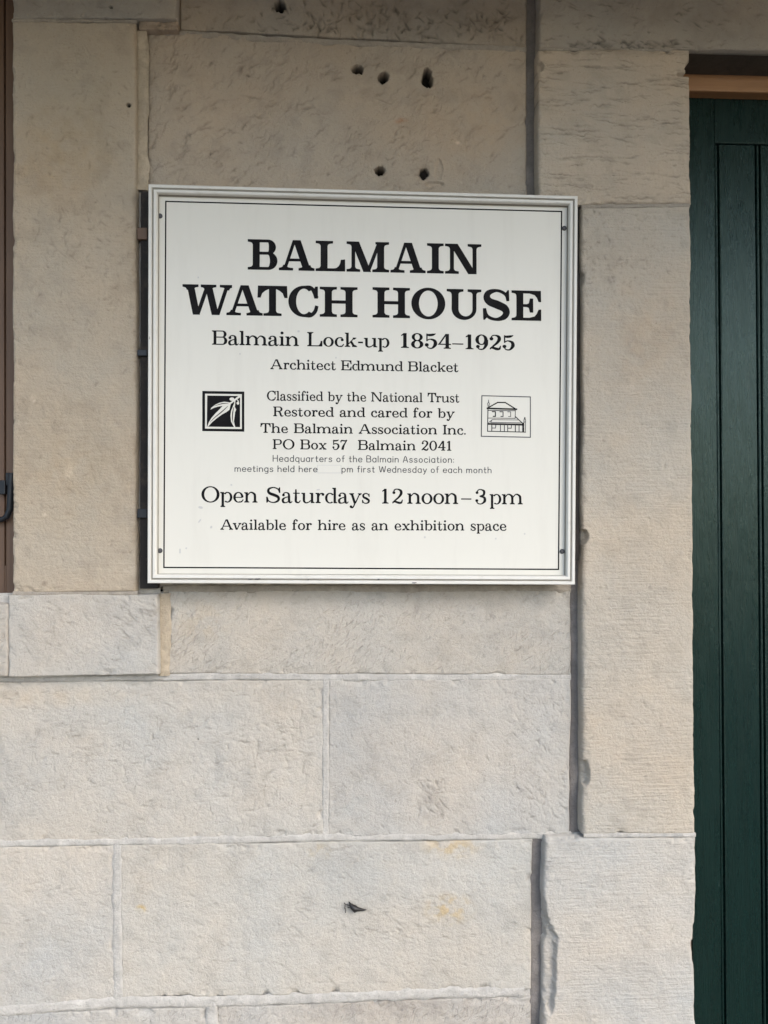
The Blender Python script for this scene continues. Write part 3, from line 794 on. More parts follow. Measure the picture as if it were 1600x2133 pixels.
# ------------------------------------------------------------------ slab-serif letters drawn as outlines
class Glyphs:
    """cap height 1, baseline 0; every shape is a polygon in glyph units"""
    def __init__(self, w, t, s, o, xh=0.66, cw=1.0):
        self.w, self.t, self.s, self.o, self.xh, self.cw = w, t, s, o, xh, cw
    def line(self, x0, y0, x1, y1, w):           # slanted bar of horizontal width w
        self.out.append([(x0, y0), (x0 + w, y0), (x1 + w, y1), (x1, y1)])
    def rect(self, x0, y0, x1, y1):
        self.out.append([(x0, y0), (x1, y0), (x1, y1), (x0, y1)])
    def serif(self, xl, xr, y, dr, l, r, slant=0.0):
        """bracketed slab under (dr=1) or over (dr=-1) a stem"""
        s = self.s
        b = min(0.09, 0.75 * max(l, r, 0.01))
        p = [(xl - l, y), (xr + r, y), (xr + r, y + dr * s)]
        if r > 0.02:
            p += [(xr + b * (1 - math.sin(a)), y + dr * (s + 0.012 + b * (1 - math.cos(a)))) for a in (0, .5, .9, 1.3, 1.57)]
        else:
            p += [(xr, y + dr * s)]
        if l > 0.02:
            p += [(xl - b * (1 - math.sin(a)), y + dr * (s + 0.012 + b * (1 - math.cos(a)))) for a in (1.57, 1.3, .9, .5, 0)]
        p += [(xl - l, y + dr * s)]
        self.out.append(p)
    def stem(self, x0, x1, y0=0.0, y1=1.0, bot=None, top=None):
        self.rect(x0, y0, x1, y1)
        if bot: self.serif(x0, x1, y0, 1, *bot)
        if top: self.serif(x0, x1, y1, -1, *top)
    def curve(self, pts, wd, n=9):
        """smooth stroke through points with a width at each point"""
        pts = [Vector((a, b)) for a, b in pts]
        C_, W_ = [], []
        for i in range(len(pts) - 1):
            p0, p1, p2, p3 = pts[max(i - 1, 0)], pts[i], pts[i + 1], pts[min(i + 2, len(pts) - 1)]
            if i == 0: p0 = p1 * 2 - p2
            if i == len(pts) - 2: p3 = p2 * 2 - p1
            for k in range(n + (i == len(pts) - 2)):
                t = k / n
                C_.append(0.5 * ((2 * p1) + (p2 - p0) * t + (2 * p0 - 5 * p1 + 4 * p2 - p3) * t * t + (3 * p1 - p0 - 3 * p2 + p3) * t ** 3))
                W_.append(wd[i] * (1 - t) + wd[i + 1] * t)
        L, R = [], []
        for i, c in enumerate(C_):
            tg = (C_[min(i + 1, len(C_) - 1)] - C_[max(i - 1, 0)]).normalized()
            nr = Vector((-tg.y, tg.x)) * W_[i] * 0.5
            L.append(c + nr); R.append(c - nr)
        for i in range(len(C_) - 1):
            self.out.append([tuple(L[i]), tuple(R[i]), tuple(R[i + 1]), tuple(L[i + 1])])
    def arc(self, cx, cy, rx, ry, wx, wy, a0=0, a1=360, n=44):
        """elliptical ring, thick at the sides (wx) and thin at top and bottom (wy)"""
        a0, a1 = rad(a0), rad(a1)
        for k in range(n):
            q = []
            for a, inn in ((a0 + (a1 - a0) * k / n, 0), (a0 + (a1 - a0) * (k + 1) / n, 0), (a0 + (a1 - a0) * (k + 1) / n, 1), (a0 + (a1 - a0) * k / n, 1)):
                q.append((cx + (rx - wx * inn) * math.cos(a), cy + (ry - wy * inn) * math.sin(a)))
            self.out.append(q)
    def dot(self, cx, cy, r):
        self.out.append([(cx + r * math.cos(k * math.pi / 9), cy + r * math.sin(k * math.pi / 9)) for k in range(18)])
    def bowl(self, x, xr, y0, y1, wx, wy):       # half bowl from a stem at x to xr
        ry = (y1 - y0) / 2
        xc = xr - ry * 1.05
        if xc < x: xc = x
        self.rect(x, y1 - wy, xc + 0.002, y1)
        self.rect(x, y0, xc + 0.002, y0 + wy)
        self.arc(xc, (y0 + y1) / 2, xr - xc, ry, wx, wy, -90, 90, 22)

    def get(self, ch):
        self.out = []
        w, t, s, o, xh, cw = self.w, self.t, self.s, self.o, self.xh, self.cw
        lw, lt, lo = w * 0.92, t * 0.95, o * 0.85    # lower case weights
        adv = 0.5
        if ch == ' ':
            return [], 0.36
        if ch in 'BPR':
            self.stem(o, o + w, 0, 1, (o, o if ch != 'B' else 0.0), (o, 0.0))
            if ch == 'B':
                self.bowl(o + w * .5, 0.93 * cw, 0.5, 1, w * 1.02, t)
                self.bowl(o + w * .5, 0.98 * cw, 0, 0.5 + t, w * 1.08, t)
                adv = 0.98 * cw
            elif ch == 'P':
                self.bowl(o + w * .5, 0.90 * cw, 0.44, 1, w * 1.02, t); adv = .90 * cw
            else:
                self.bowl(o + w * .5, 0.88 * cw, 0.47, 1, w * 1.02, t)
                self.curve([(.46 * cw, .5), (.62 * cw, .42), (.70 * cw, .24), (.76 * cw, .05), (.90 * cw, .035), (.97 * cw, .09)], [t, w * .8, w, w * .9, t, t * .7]); adv = .97 * cw
        elif ch == 'A':
            W = 1.18 * cw
            ap = W * .5
            wd = w * 1.08
            self.line(o * .85, s * .5, ap - wd * .52, 1, t * 1.15)
            self.line(W - o * .8 - wd, s * .5, ap - wd * .48, 1, wd)
            self.rect(W * .27, .30, W * .72, .30 + t * .95)
            self.serif(o * .85, o * .85 + t * 1.2, 0, 1, o * .85, o * 1.3)
            self.serif(W - o * .8 - wd, W - o * .8, 0, 1, o * .9, o * .8)
            adv = W
        elif ch == 'L':
            W = .98 * cw
            self.stem(o, o + w, 0, 1, (o, 0), (o, o * 1.1))
            self.rect(o + w * .5, 0, W - .1, t)
            self.out.append([(W, 0), (W, .40), (W - w * .62, .385), (W - w * .70, .28), (W - w * .9, .18), (W - w * 1.25, t + .015), (W - w * 1.7, t), (W - w * 1.7, 0)])
            adv = W
        elif ch == 'E':
            W = 1.0 * cw
            self.stem(o, o + w, 0, 1, (o, 0), (o, 0))
            self.rect(o + w * .5, 0, W - .1, t); self.rect(o + w * .5, 1 - t, W - .12, 1)
            for sg, y0 in ((1, 0), (-1, 1)):
                self.out.append([(W - (.01 if sg < 0 else 0), y0), (W, y0 + sg * .38), (W - .09 * (w / .215) ** .5, y0 + sg * .37), (W - w * .62, y0 + sg * .24), (W - w * .95, y0 + sg * (t + .05)),
                                 (W - w * 1.7, y0 + sg * t), (W - w * 1.7, y0)])
            xm = .73 * cw
            self.rect(o + w * .5, .5 - t * .5, xm - .02, .5 + t * .5)
            self.out.append([(xm, .74), (xm - t * 1.15, .74), (xm - t * 1.5, .5 + t * .8), (xm - t * 2.2, .5 + t * .5), (xm - t * 2.2, .5 - t * .5), (xm - t * 1.5, .5 - t * .8), (xm - t * 1.15, .27), (xm, .27)])
            adv = W
        elif ch == 'T':
            W = .98 * cw
            self.stem(W / 2 - w / 2, W / 2 + w / 2, 0, 1, (o * 1.1, o * 1.1), None)
            self.rect(.04, 1 - t * 1.2, W - .04, 1)
            for sg, x0 in ((1, 0), (-1, W)):
                self.out.append([(x0 + sg * .015, 1), (x0, .60), (x0 + sg * .10 * (w / .215) ** .4, .60), (x0 + sg * (.03 + w * .55), .75), (x0 + sg * (.05 + w * .9), 1 - t * 1.7), (x0 + sg * (.05 + w * 1.5), 1 - t), (x0 + sg * (.05 + w * 1.5), 1)])
            adv = W
        elif ch == 'H':
            W = 1.24 * cw
            self.stem(o, o + w, 0, 1, (o, o), (o, o)); self.stem(W - o - w, W - o, 0, 1, (o, o), (o, o))
            self.rect(o + w * .5, .5 - t * .55, W - o - w * .5, .5 + t * .55)
            adv = W
        elif ch == 'I':
            self.stem(o, o + w, 0, 1, (o, o), (o, o)); adv = 2 * o + w
        elif ch == 'M':
            W = 1.42 * cw
            tn = t * 1.15
            self.stem(o, o + tn * 1.1, 0, 1, (o, o), (o, 0)); self.stem(W - o - w, W - o, 0, 1, (o, o), (0, o))
            vx = W * .485
            self.line(vx - w * .55, 0, o * .95, 1, w * 1.12)
            self.line(vx - t * .4, 0, W - o - w * .95, 1, t * 1.3)
            self.rect(o * .8, 1 - s, o + w * 1.0, 1)
            self.rect(W - o - w - .06, 1 - s, W - o, 1)
            adv = W
        elif ch == 'N':
            W = 1.23 * cw
            tn = t * 1.4
            self.stem(o, o + tn, 0, 1, (o, o), (o, 0)); self.stem(W - o - tn, W - o, 0, 1, None, (o, o))
            self.line(W - o - w * 1.22, 0, o * .9, 1, w * 1.2)
            adv = W
        elif ch == 'W':
            W = 1.60 * cw
            wd = w * 1.0
            self.line(W * .275 - wd * .45, 0, W * .085, 1, wd); self.line(W * .275 - t * .2, 0, W * .47 , 1, t * 1.35)
            self.line(W * .655 - wd * .45, 0, W * .445, 1, wd); self.line(W * .655 + t * .2, 0, W * .865, 1, t * 1.3)
            self.serif(W * .085, W * .085 + wd, 1, -1, W * .085, o * .9)
            self.serif(W * .445, W * .445 + wd, 1, -1, o * .75, o * .9)
            self.serif(W * .865, W * .865 + t * 1.3, 1, -1, o * 1.1, W - W * .865 - t * 1.3)
            adv = W
        elif ch == 'C':
            W = .98 * cw
            self.arc(W * .52, .5, W * .52, .52, w * 1.1, t, 52, 308)
            self.curve([(W * .52, 1.02 - t / 2), (W * .74, .965), (W * .87, .80), (W * .935, .62)], [t, t * 1.1, w * .6, w * .62])
            self.out.append([(W * .83, .88), (W * .90, 1.0), (W * .985, 1.0), (W * .985, .60), (W * .87, .60)])
            self.curve([(W * .52, -.02 + t / 2), (W * .74, .035), (W * .89, .17), (W * .95, .36)], [t, t * 1.25, t * 1.3, t * 1.15])
            adv = W
        elif ch == 'O':
            W = 1.13 * cw
            self.arc(W / 2, .5, W / 2, .525, w * 1.1, t, 0, 360); adv = W
        elif ch == 'U':
            W = 1.16 * cw
            tn = t * 1.35
            self.stem(o, o + w, .34, 1, None, (o, o)); self.stem(W - o - tn, W - o, .34, 1, None, (o, o))
            xm = (o + W - o) / 2
            for k in range(24):
                a, b = math.pi + math.pi * k / 24, math.pi + math.pi * (k + 1) / 24
                rx = W / 2 - o
                def pt(an, inn):
                    wx = (w * (1 - math.cos(an)) / 2 + tn * (1 + math.cos(an)) / 2)
                    if not inn: return (xm + rx * math.cos(an), .345 + .365 * math.sin(an))
                    cxx = (o + w + W - o - tn) / 2; rr = (W - o - tn - o - w) / 2
                    return (cxx + rr * math.cos(an), .345 + (.365 - t * 1.25) * math.sin(an))
                self.out.append([pt(a, 0), pt(b, 0), pt(b, 1), pt(a, 1)])
            adv = W
        elif ch == 'S':
            W = .92 * cw
            self.curve([(W * .90, .74), (W * .77, .90), (W * .50, .98), (W * .22, .90), (W * .15, .74), (W * .26, .60), (W * .52, .51), (W * .78, .40), (W * .86, .25), (W * .76, .10), (W * .50, .02), (W * .22, .09), (W * .09, .27)],
                       [t * .7, t * 1.1, t, w * .8, w * 1.0, w * 1.08, w * 1.18, w * 1.12, w * 1.0, w * .8, t, t * 1.1, t * .7])
            k = (w / .215) ** .5
            self.out.append([(W * .955, 1.0), (W * .97, .64), (W * (.97 - .10 * k), .63), (W * .82, .80), (W * .84, .92), (W * .91, 1.0)])
            self.out.append([(W * .02, 0.0), (W * .005, .38), (W * (.005 + .11 * k), .39), (W * .165, .22), (W * .15, .08), (W * .08, 0.0)])
            adv = W
        # ---------------- lower case
        elif ch == 'a':
            W = .66
            self.curve([(W * .70, xh * .62), (W * .70, xh * .30), (W * .76, .05), (W * .90, .03), (W * .99, .12)], [lw, lw, lw * .9, lt, lt * .7])
            self.curve([(W * .14, xh * .76), (W * .24, xh * .95), (W * .46, xh * 1.0), (W * .66, xh * .88), (W * .70, xh * .60)], [lt, lt * 1.1, lt, lw * .8, lw])
            self.dot(W * .17, xh * .76, lw * .58)
            self.curve([(W * .70, xh * .60), (W * .36, xh * .52), (W * .12, xh * .33), (W * .16, xh * .08), (W * .36, .015), (W * .58, xh * .10), (W * .72, xh * .30)], [lt, lt, lw * .95, lw * .95, lt, lt, lt])
            adv = W
        elif ch in 'bdpq':
            W = .74 if ch != 'd' else .76
            lx = lo * .8
            if ch == 'b':
                self.stem(lx, lx + lw, 0, 1.0, None, (lo, 0)); bx = lx + lw
            elif ch == 'p':
                self.stem(lx, lx + lw, -.30, xh, (lo * .8, lo * .9), (lo, 0)); bx = lx + lw
            if ch in 'bp':
                self.arc((lx + lw * .4 + W) / 2, xh / 2, (W - lx - lw * .4) / 2, xh / 2 + .015, lw * 1.02, lt, -128, 140)
            else:
                self.stem(W - lo * .8 - lw, W - lo * .8, 0, 1.0, (0, lo), (lo, 0))
                self.arc((W - lo * .8 - lw * .4) / 2, xh / 2, (W - lo * .8 - lw * .4) / 2, xh / 2 + .015, lw * 1.02, lt, 40, 310)
            adv = W
        elif ch == 'c':
            W = .60
            self.arc(W * .54, xh / 2, W * .54, xh / 2 + .015, lw * 1.02, lt, 62, 300)
            self.curve([(W * .54, xh + .015 - lt / 2), (W * .76, xh * .95), (W * .86, xh * .78)], [lt, lt * 1.1, lt])
            self.dot(W * .82, xh * .74, lw * .58)
            self.curve([(W * .54, lt / 2 - .015), (W * .80, xh * .07), (W * .98, xh * .30)], [lt, lt * 1.2, lt * .9])
            adv = W
        elif ch == 'e':
            W = .64
            self.arc(W * .5, xh / 2, W * .5, xh / 2 + .015, lw * 1.0, lt, 0, 300)
            self.rect(W * .12, xh * .5 - lt * .5, W - lw * .4, xh * .5 + lt * .4)
            self.curve([(W * .52, lt / 2 - .015), (W * .80, xh * .08), (W * .97, xh * .30)], [lt, lt * 1.2, lt * .9])
            adv = W
        elif ch == 'f':
            W = .46
            self.stem(lo * .8, lo * .8 + lw, 0, .78, (lo * .8, lo), None)
            self.curve([(lo * .8 + lw * .5, .74), (lo * .8 + lw * .8, .93), (W * .72, 1.0), (W * .93, .94)], [lw, lw * .8, lt, lt * 1.1])
            self.dot(W * .92, .90, lw * .55)
            self.rect(0, xh - lt, W * .86, xh)
            adv = W * .95
        elif ch in 'hnmu':
            lx = lo * .8
            gap = .36
            def arch(x0):
                self.curve([(x0 + lw * .7, xh * .66), (x0 + lw + gap * .28, xh * .93), (x0 + lw + gap * .66, xh * .985), (x0 + lw * 1.42 + gap * .96, xh * .80), (x0 + lw * 1.5 + gap, xh * .5)], [lt, lt, lw * .62, lw * .98, lw])
            if ch == 'u':
                self.stem(lx, lx + lw, xh * .3, xh, None, (lo, 0)); x2 = lx + lw + gap
                self.curve([(lx + lw * .5, xh * .4), (lx + lw * .58, xh * .18), (lx + lw * 1.3, .02), (lx + lw + gap * .65, xh * .10), (x2 + lw * .3, xh * .32)], [lw, lw * .95, lw * .6, lt, lt])
                self.stem(x2, x2 + lw, 0, xh, (0, lo), (lo, 0)); adv = x2 + lw + lo
            else:
                self.stem(lx, lx + lw, 0, 1.0 if ch == 'h' else xh, (lo, lo), (lo, 0))
                arch(lx); x2 = lx + lw + gap
                self.stem(x2, x2 + lw, 0, xh * .62, (lo, lo), None); adv = x2 + lw + lo
                if ch == 'm':
                    arch(x2); x3 = x2 + lw + gap
                    self.stem(x3, x3 + lw, 0, xh * .62, (lo, lo), None); adv = x3 + lw + lo
        elif ch == 'i':
            self.stem(lo, lo + lw, 0, xh, (lo, lo), (lo, 0)); self.dot(lo + lw * .5, xh + .24, lw * .62); adv = 2 * lo + lw
        elif ch == 'l':
            self.stem(lo, lo + lw, 0, 1.0, (lo, lo), (lo, 0)); adv = 2 * lo + lw
        elif ch == 'k':
            W = .78
            self.stem(lo, lo + lw, 0, 1.0, (lo, lo), (lo, 0))
            self.line(lo + lw * .6, xh * .30, W - lo * 2.2, xh, lt * 1.3)
            self.line(W - lo - lw * 1.0, 0, lo + lw * 1.35, xh * .60, lw * 1.05)
            self.serif(W - lo * 2.2, W - lo * 2.2 + lt, xh, -1, lo * .8, lo)
            self.serif(W - lo - lw, W - lo + .02, 0, 1, lo * .6, lo * .9)
            adv = W
        elif ch == 'o':
            W = .68
            self.arc(W / 2, xh / 2, W / 2, xh / 2 + .015, lw * 1.02, lt); adv = W
        elif ch == 'r':
            W = .54
            self.stem(lo, lo + lw, 0, xh, (lo, lo * 1.1), (lo, 0))
            self.curve([(lo + lw * .7, xh * .62), (lo + lw * 1.35, xh * .90), (W * .86, xh * .96)], [lt, lt * 1.1, lt * 1.2])
            self.dot(W * .87, xh * .85, lw * .60); adv = W
        elif ch == 's':
            W = .52
            self.curve([(W * .88, xh * .76), (W * .72, xh * .93), (W * .46, xh * .985), (W * .18, xh * .85), (W * .22, xh * .63), (W * .55, xh * .49), (W * .84, xh * .32), (W * .78, xh * .11), (W * .50, .015), (W * .24, xh * .08), (W * .09, xh * .28)],
                       [lt * .8, lt, lt, lw * .75, lw * .9, lw * 1.02, lw * .9, lw * .75, lt, lt, lt * .8])
            self.out.append([(W * .93, xh), (W * .95, xh * .66), (W * .83, xh * .66), (W * .76, xh * .88)])
            self.out.append([(W * .03, 0), (W * .01, xh * .36), (W * .14, xh * .36), (W * .20, xh * .12)])
            adv = W
        elif ch == 't':
            W = .48
            self.curve([(.10 + lw * .5, .88), (.10 + lw * .5, xh * .5), (.10 + lw * .55, xh * .14), (W * .72, .03), (W * .96, .17)], [lw * .55, lw, lw * .95, lt * 1.2, lt * .8])
            self.rect(0, xh - lt, W * .86, xh); adv = W
        elif ch in 'vy':
            W = .74
            self.line(W * .48 - lw * .5, 0, lo * .8, xh, lw * 1.05); self.line(W * .48 - lt * .2, .0, W - lo * 1.3, xh, lt * 1.15)
            self.serif(lo * .8, lo * .8 + lw * 1.05, xh, -1, lo * .8, lo * .9); self.serif(W - lo * 1.3, W - lo * 1.3 + lt * 1.15, xh, -1, lo, lo * .9)
            if ch == 'y':
                self.curve([(W * .50, .06), (W * .40, -.14), (W * .28, -.27), (W * .13, -.26)], [lt * 1.2, lt * 1.2, lt * 1.2, lt])
                self.dot(W * .15, -.21, lw * .58)
            adv = W
        elif ch == 'x':
            W = .74
            self.line(W - lo - lw * 1.1, 0, lo * .9, xh, lw * 1.1); self.line(lo * 1.1, 0, W - lo * 2.0, xh, lt * 1.2)
            self.serif(lo * .9, lo * .9 + lw, xh, -1, lo * .9, lo * .7); self.serif(W - lo * 2, W - lo * 2 + lt, xh, -1, lo * .7, lo)
            self.serif(W - lo - lw * 1.1, W - lo, 0, 1, lo * .7, lo); self.serif(lo * 1.1, lo * 1.1 + lt, 0, 1, lo * 1.1, lo * .9)
            adv = W
        # ---------------- figures
        elif ch == '1':
            W = .58
            x = W * .5 - w * .5
            self.stem(x, x + w, 0, 1.0, (o * 1.2, o * 1.2), None)
            self.out.append([(x + w * .3, 1.0), (x - o * 1.1, .87), (x - o * 1.1, .87 - t * 1.1), (x + w * .3, .87 + .0)]); adv = W
        elif ch == '2':
            W = .72
            self.curve([(W * .16, .74), (W * .26, .93), (W * .50, .98), (W * .78, .88), (W * .82, .68), (W * .62, .44), (W * .30, .22), (W * .07, .03)], [t, t * 1.1, t, w * .95, w * 1.05, w * .75, t * 1.4, t])
            self.dot(W * .20, .74, w * .58)
            self.curve([(W * .08, .10), (W * .30, .14), (W * .62, .06), (W * .84, .08), (W * .94, .28)], [t, w * .8, w * .95, w * .75, t * .7]); adv = W
        elif ch == '3':
            W = .72
            self.curve([(W * .16, .78), (W * .30, .95), (W * .52, .98), (W * .78, .87), (W * .74, .62), (W * .40, .53)], [t, t, t, w * .95, w * .9, t])
            self.curve([(W * .40, .53), (W * .80, .44), (W * .84, .20), (W * .56, .02), (W * .26, .05), (W * .12, .22)], [t, w * .95, w * 1.05, t, t, t])
            self.dot(W * .18, .77, w * .56); self.dot(W * .16, .24, w * .58); adv = W
        elif ch == '4':
            W = .76
            self.stem(W * .58, W * .58 + w, 0, 1.0, (o, o), None)
            self.line(0.0, .26, W * .58, 1.0, t * 1.5); self.rect(.0, .26, W, .26 + t * 1.1); adv = W
        elif ch == '5':
            W = .72
            self.curve([(W * .20, .54), (W * .46, .62), (W * .80, .52), (W * .86, .28), (W * .62, .03), (W * .30, .04), (W * .14, .22)], [t, t * 1.1, w * .9, w * 1.08, w * .5, t, t])
            self.dot(W * .18, .24, w * .58)
            self.rect(W * .14, .48, W * .14 + t * 1.1, 1.0)
            self.curve([(W * .14, .92), (W * .40, .90), (W * .68, .93), (W * .90, 1.0)], [t * 1.6, w * .85, w * .8, t * .6]); adv = W
        elif ch == '7':
            W = .70
            self.curve([(W * .30, 0), (W * .42, .34), (W * .62, .62), (W * .92, .97)], [w * 1.25, w * 1.15, w * .7, t])
            self.curve([(W * .08, .74), (W * .16, .92), (W * .40, .92), (W * .66, .90), (W * .94, .98)], [t * .8, t * 1.5, w * .75, w * .75, t]); adv = W
        elif ch == '8':
            W = .74
            self.arc(W / 2, .745, W * .43, .27, w * .88, t); self.arc(W / 2, .265, W * .48, .285, w * 1.02, t); adv = W
        elif ch == '9':
            W = .74
            self.arc(W * .48, .66, W * .48, .355, w, t)
            self.curve([(W * .87, .66), (W * .84, .32), (W * .62, .04), (W * .30, .03), (W * .16, .18)], [w * 1.05, w, w * .5, t, t])
            self.dot(W * .20, .20, w * .56); adv = W
        elif ch == '0':
            W = .76
            self.arc(W / 2, .5, W / 2, .515, w, t); adv = W
        elif ch == '-':
            self.rect(.02, .27, .34, .27 + t * 1.5); adv = .36
        elif ch == '\u2013':
            self.rect(.02, .30, .66, .30 + t * 1.1); adv = .68
        elif ch == '.':
            self.dot(.09, .085, .085); adv = .18
        else:
            raise ValueError(ch)
        return self.out, adv

# round-ended single stroke letters (the two small engraved lines)
SANS = {
 'H': (.72, [[(0, 0), (0, 1)], [(.6, 0), (.6, 1)], [(0, .52), (.6, .52)]]),
 'B': (.66, [[(0, 0), (0, 1), (.34, 1), (.5, .9), (.5, .64), (.34, .53), (0, .53)], [(.34, .53), (.55, .42), (.55, .12), (.38, 0), (0, 0)]]),
 'A': (.72, [[(0, 0), (.3, 1), (.62, 0)], [(.1, .33), (.51, .33)]]),
 'W': (1.0, [[(0, 1), (.22, 0), (.45, .95), (.68, 0), (.9, 1)]]),
 'a': (.58, [[(.46, .62), (.46, 0)], [(.46, .45), (.34, .63), (.12, .61), (0, .42), (0, .2), (.12, .02), (.34, 0), (.46, .17)]]),
 'b': (.58, [[(0, 1), (0, 0)], [(0, .45), (.12, .62), (.34, .62), (.46, .42), (.46, .2), (.34, .01), (.12, .01), (0, .17)]]),
 'c': (.54, [[(.44, .5), (.32, .62), (.12, .61), (0, .42), (0, .2), (.12, .02), (.32, 0), (.44, .12)]]),
 'd': (.58, [[(.46, 1), (.46, 0)], [(.46, .45), (.34, .63), (.12, .61), (0, .42), (0, .2), (.12, .02), (.34, 0), (.46, .17)]]),
 'e': (.56, [[(0, .33), (.46, .33), (.44, .5), (.32, .63), (.12, .61), (0, .42), (0, .2), (.12, .02), (.32, 0), (.44, .1)]]),
 'f': (.40, [[(.3, 1), (.18, .98), (.12, .85), (.12, 0)], [(0, .6), (.28, .6)]]),
 'g': (.58, [[(.46, .62), (.46, -.12), (.34, -.28), (.08, -.26)], [(.46, .45), (.34, .63), (.12, .61), (0, .42), (0, .22), (.12, .04), (.34, .02), (.46, .19)]]),
 'h': (.56, [[(0, 1), (0, 0)], [(0, .42), (.14, .61), (.34, .6), (.44, .42), (.44, 0)]]),
 'i': (.13, [[(0, .62), (0, 0)], [(0, .86), (0, .90)]]),
 'l': (.13, [[(0, 1), (0, 0)]]),
 'm': (.86, [[(0, .62), (0, 0)], [(0, .42), (.12, .61), (.28, .6), (.37, .42), (.37, 0)], [(.37, .42), (.49, .61), (.65, .6), (.74, .42), (.74, 0)]]),
 'n': (.56, [[(0, .62), (0, 0)], [(0, .42), (.14, .61), (.34, .6), (.44, .42), (.44, 0)]]),
 'o': (.58, [[(.23, .62), (.08, .55), (0, .31), (.08, .06), (.23, 0), (.38, .06), (.46, .31), (.38, .55), (.23, .62)]]),
 'p': (.58, [[(0, .62), (0, -.3)], [(0, .45), (.12, .62), (.34, .62), (.46, .42), (.46, .2), (.34, .01), (.12, .01), (0, .17)]]),
 'q': (.58, [[(.46, .62), (.46, -.3)], [(.46, .45), (.34, .63), (.12, .61), (0, .42), (0, .2), (.12, .02), (.34, 0), (.46, .17)]]),
 'r': (.38, [[(0, .62), (0, 0)], [(0, .38), (.1, .58), (.28, .61)]]),
 's': (.50, [[(.38, .52), (.28, .62), (.1, .61), (.02, .49), (.08, .37), (.3, .29), (.39, .17), (.3, .02), (.1, 0), (0, .1)]]),
 't': (.40, [[(.12, .9), (.12, .1), (.2, 0), (.3, .02)], [(0, .6), (.28, .6)]]),
 'u': (.56, [[(0, .62), (0, .2), (.1, .01), (.3, .02), (.44, .2)], [(.44, .62), (.44, 0)]]),
 'y': (.54, [[(0, .62), (.23, .02)], [(.46, .62), (.16, -.2), (.04, -.28)]]),
 ':': (.13, [[(0, .05), (0, .09)], [(0, .5), (0, .54)]]),
}

SUP = (P(309, 383, SIGN_Y) - P(307, 1215, SIGN_Y)).normalized()     # the sign hangs a little askew
KERN = {'WA': -.23, 'AT': -.22, 'TC': -.02, 'Tr': -.08, 'Av': -.10, 'La': -.02, 'AL': -.01}

def set_line(text, g, A, B, cap, depth, name='lettering', mat=INK, track=0.05, parent=None, space=None, wide=1.0):
    """fits one line of lettering between its measured left and right baseline ends"""
    a, b = P(A[0], A[1], depth), P(B[0], B[1], depth)
    polys, x = [], 0.0
    for ci, ch in enumerate(text):
        if isinstance(g, Glyphs):
            gl, adv = g.get(ch)
            adv += KERN.get(text[ci:ci + 2], 0.0)
            if ch == ' ' and space: adv = space
            polys += [[(px_ + x, py_) for px_, py_ in pl] for pl in gl]
            x += adv + track
        else:
            if ch == ' ':
                x += 0.42; continue
            adv, strokes = SANS[ch]
            G = Glyphs(.1, .1, .1, .1)
            G.out = []
            for st in strokes:
                if len(st) == 2:
                    v = Vector(st[1]) - Vector(st[0]); nr = Vector((-v.y, v.x)).normalized() * .06
                    G.out.append([tuple(Vector(st[0]) + nr), tuple(Vector(st[0]) - nr), tuple(Vector(st[1]) - nr), tuple(Vector(st[1]) + nr)])
                    G.dot(*st[0], .06); G.dot(*st[1], .06)
                else:
                    G.curve(st, [.12] * len(st), 4); G.dot(*st[0], .06); G.dot(*st[-1], .06)
            polys += [[(px_ + x, py_) for px_, py_ in pl] for pl in G.out]
            x += adv + 0.17
    x -= track if isinstance(g, Glyphs) else 0.22
    ex = (b - a) / x
    hgt = cap / F_PX * ((a + b) / 2 - CAM).dot(_f)
    ez = SUP * hgt
    mb = MB()
    for i, pl in enumerate(polys):
        off = Vector((0, -0.00012 - 0.000003 * (i % 67), 0))
        mb.poly([a + ex * p + ez * q + off for p, q in pl])
    return mb.build(name, mat, parent)

# ------------------------------------------------------------------ the sign
SY = SIGN_Y
PY = SY + 0.013                        # face of the sign board
sign = empty('notice_sign', (0.40, SY + 0.03, SIGN_Z))
sign['label'] = 'square white framed notice sign with black lettering on the sandstone wall'
sign['category'] = 'sign'
oc = [P(309, 383, SY), P(1204, 408, SY), P(1198, 1218, SY), P(307, 1215, SY)]
ctr = sum(oc, Vector()) / 4
def inset(q, dist, y):
    n = len(q)
    out = []
    for i in range(n):
        p0, p1, p2 = q[i - 1], q[i], q[(i + 1) % n]
        e1 = (p1 - p0); e1.y = 0; e1.normalize()
        e2 = (p2 - p1); e2.y = 0; e2.normalize()
        n1, n2 = Vector((e1.z, 0, -e1.x)), Vector((e2.z, 0, -e2.x))
        if n1.dot(ctr - p1) < 0: n1, n2 = -n1, -n2
        k = dist / (1 + n1.dot(n2))
        r_ = p1 + (n1 + n2) * k
        out.append(Vector((r_.x, y, r_.z)))
    return out
fm = MB()
prof = [(0, SY + 0.030), (0, SY + 0.0012), (0.0010, SY), (0.0054, SY), (0.0061, SY + 0.0008), (0.0066, SY + 0.0040), (0.0088, SY + 0.0040), (0.0093, SY + 0.0008),
        (0.0100, SY), (0.0138, SY + 0.0002), (0.0152, SY + 0.0014), (0.0166, SY + 0.0062), (0.0172, PY + 0.001), (0.0172, SY + 0.030)]
rings = [inset(oc, a, y) for a, y in prof]
for j, (r0, r1) in enumerate(zip(rings, rings[1:])):
    for i in range(4):
        fm.face([r0[i], r0[(i + 1) % 4], r1[(i + 1) % 4], r1[i]], 1 if j in (5, 11) else 0)
frame = fm.build('frame', [FRAMEW, GRIME_SHADE], sign)
pm = MB()
ip = inset(oc, 0.0160, PY)
pm.hexa([ip[3] + Vector((0, 0.004, 0)), ip[2] + Vector((0, 0.004, 0)), ip[1] + Vector((0, 0.004, 0)), ip[0] + Vector((0, 0.004, 0)), ip[3], ip[2], ip[1], ip[0]])
panel = pm.build('panel', PANELW, sign)
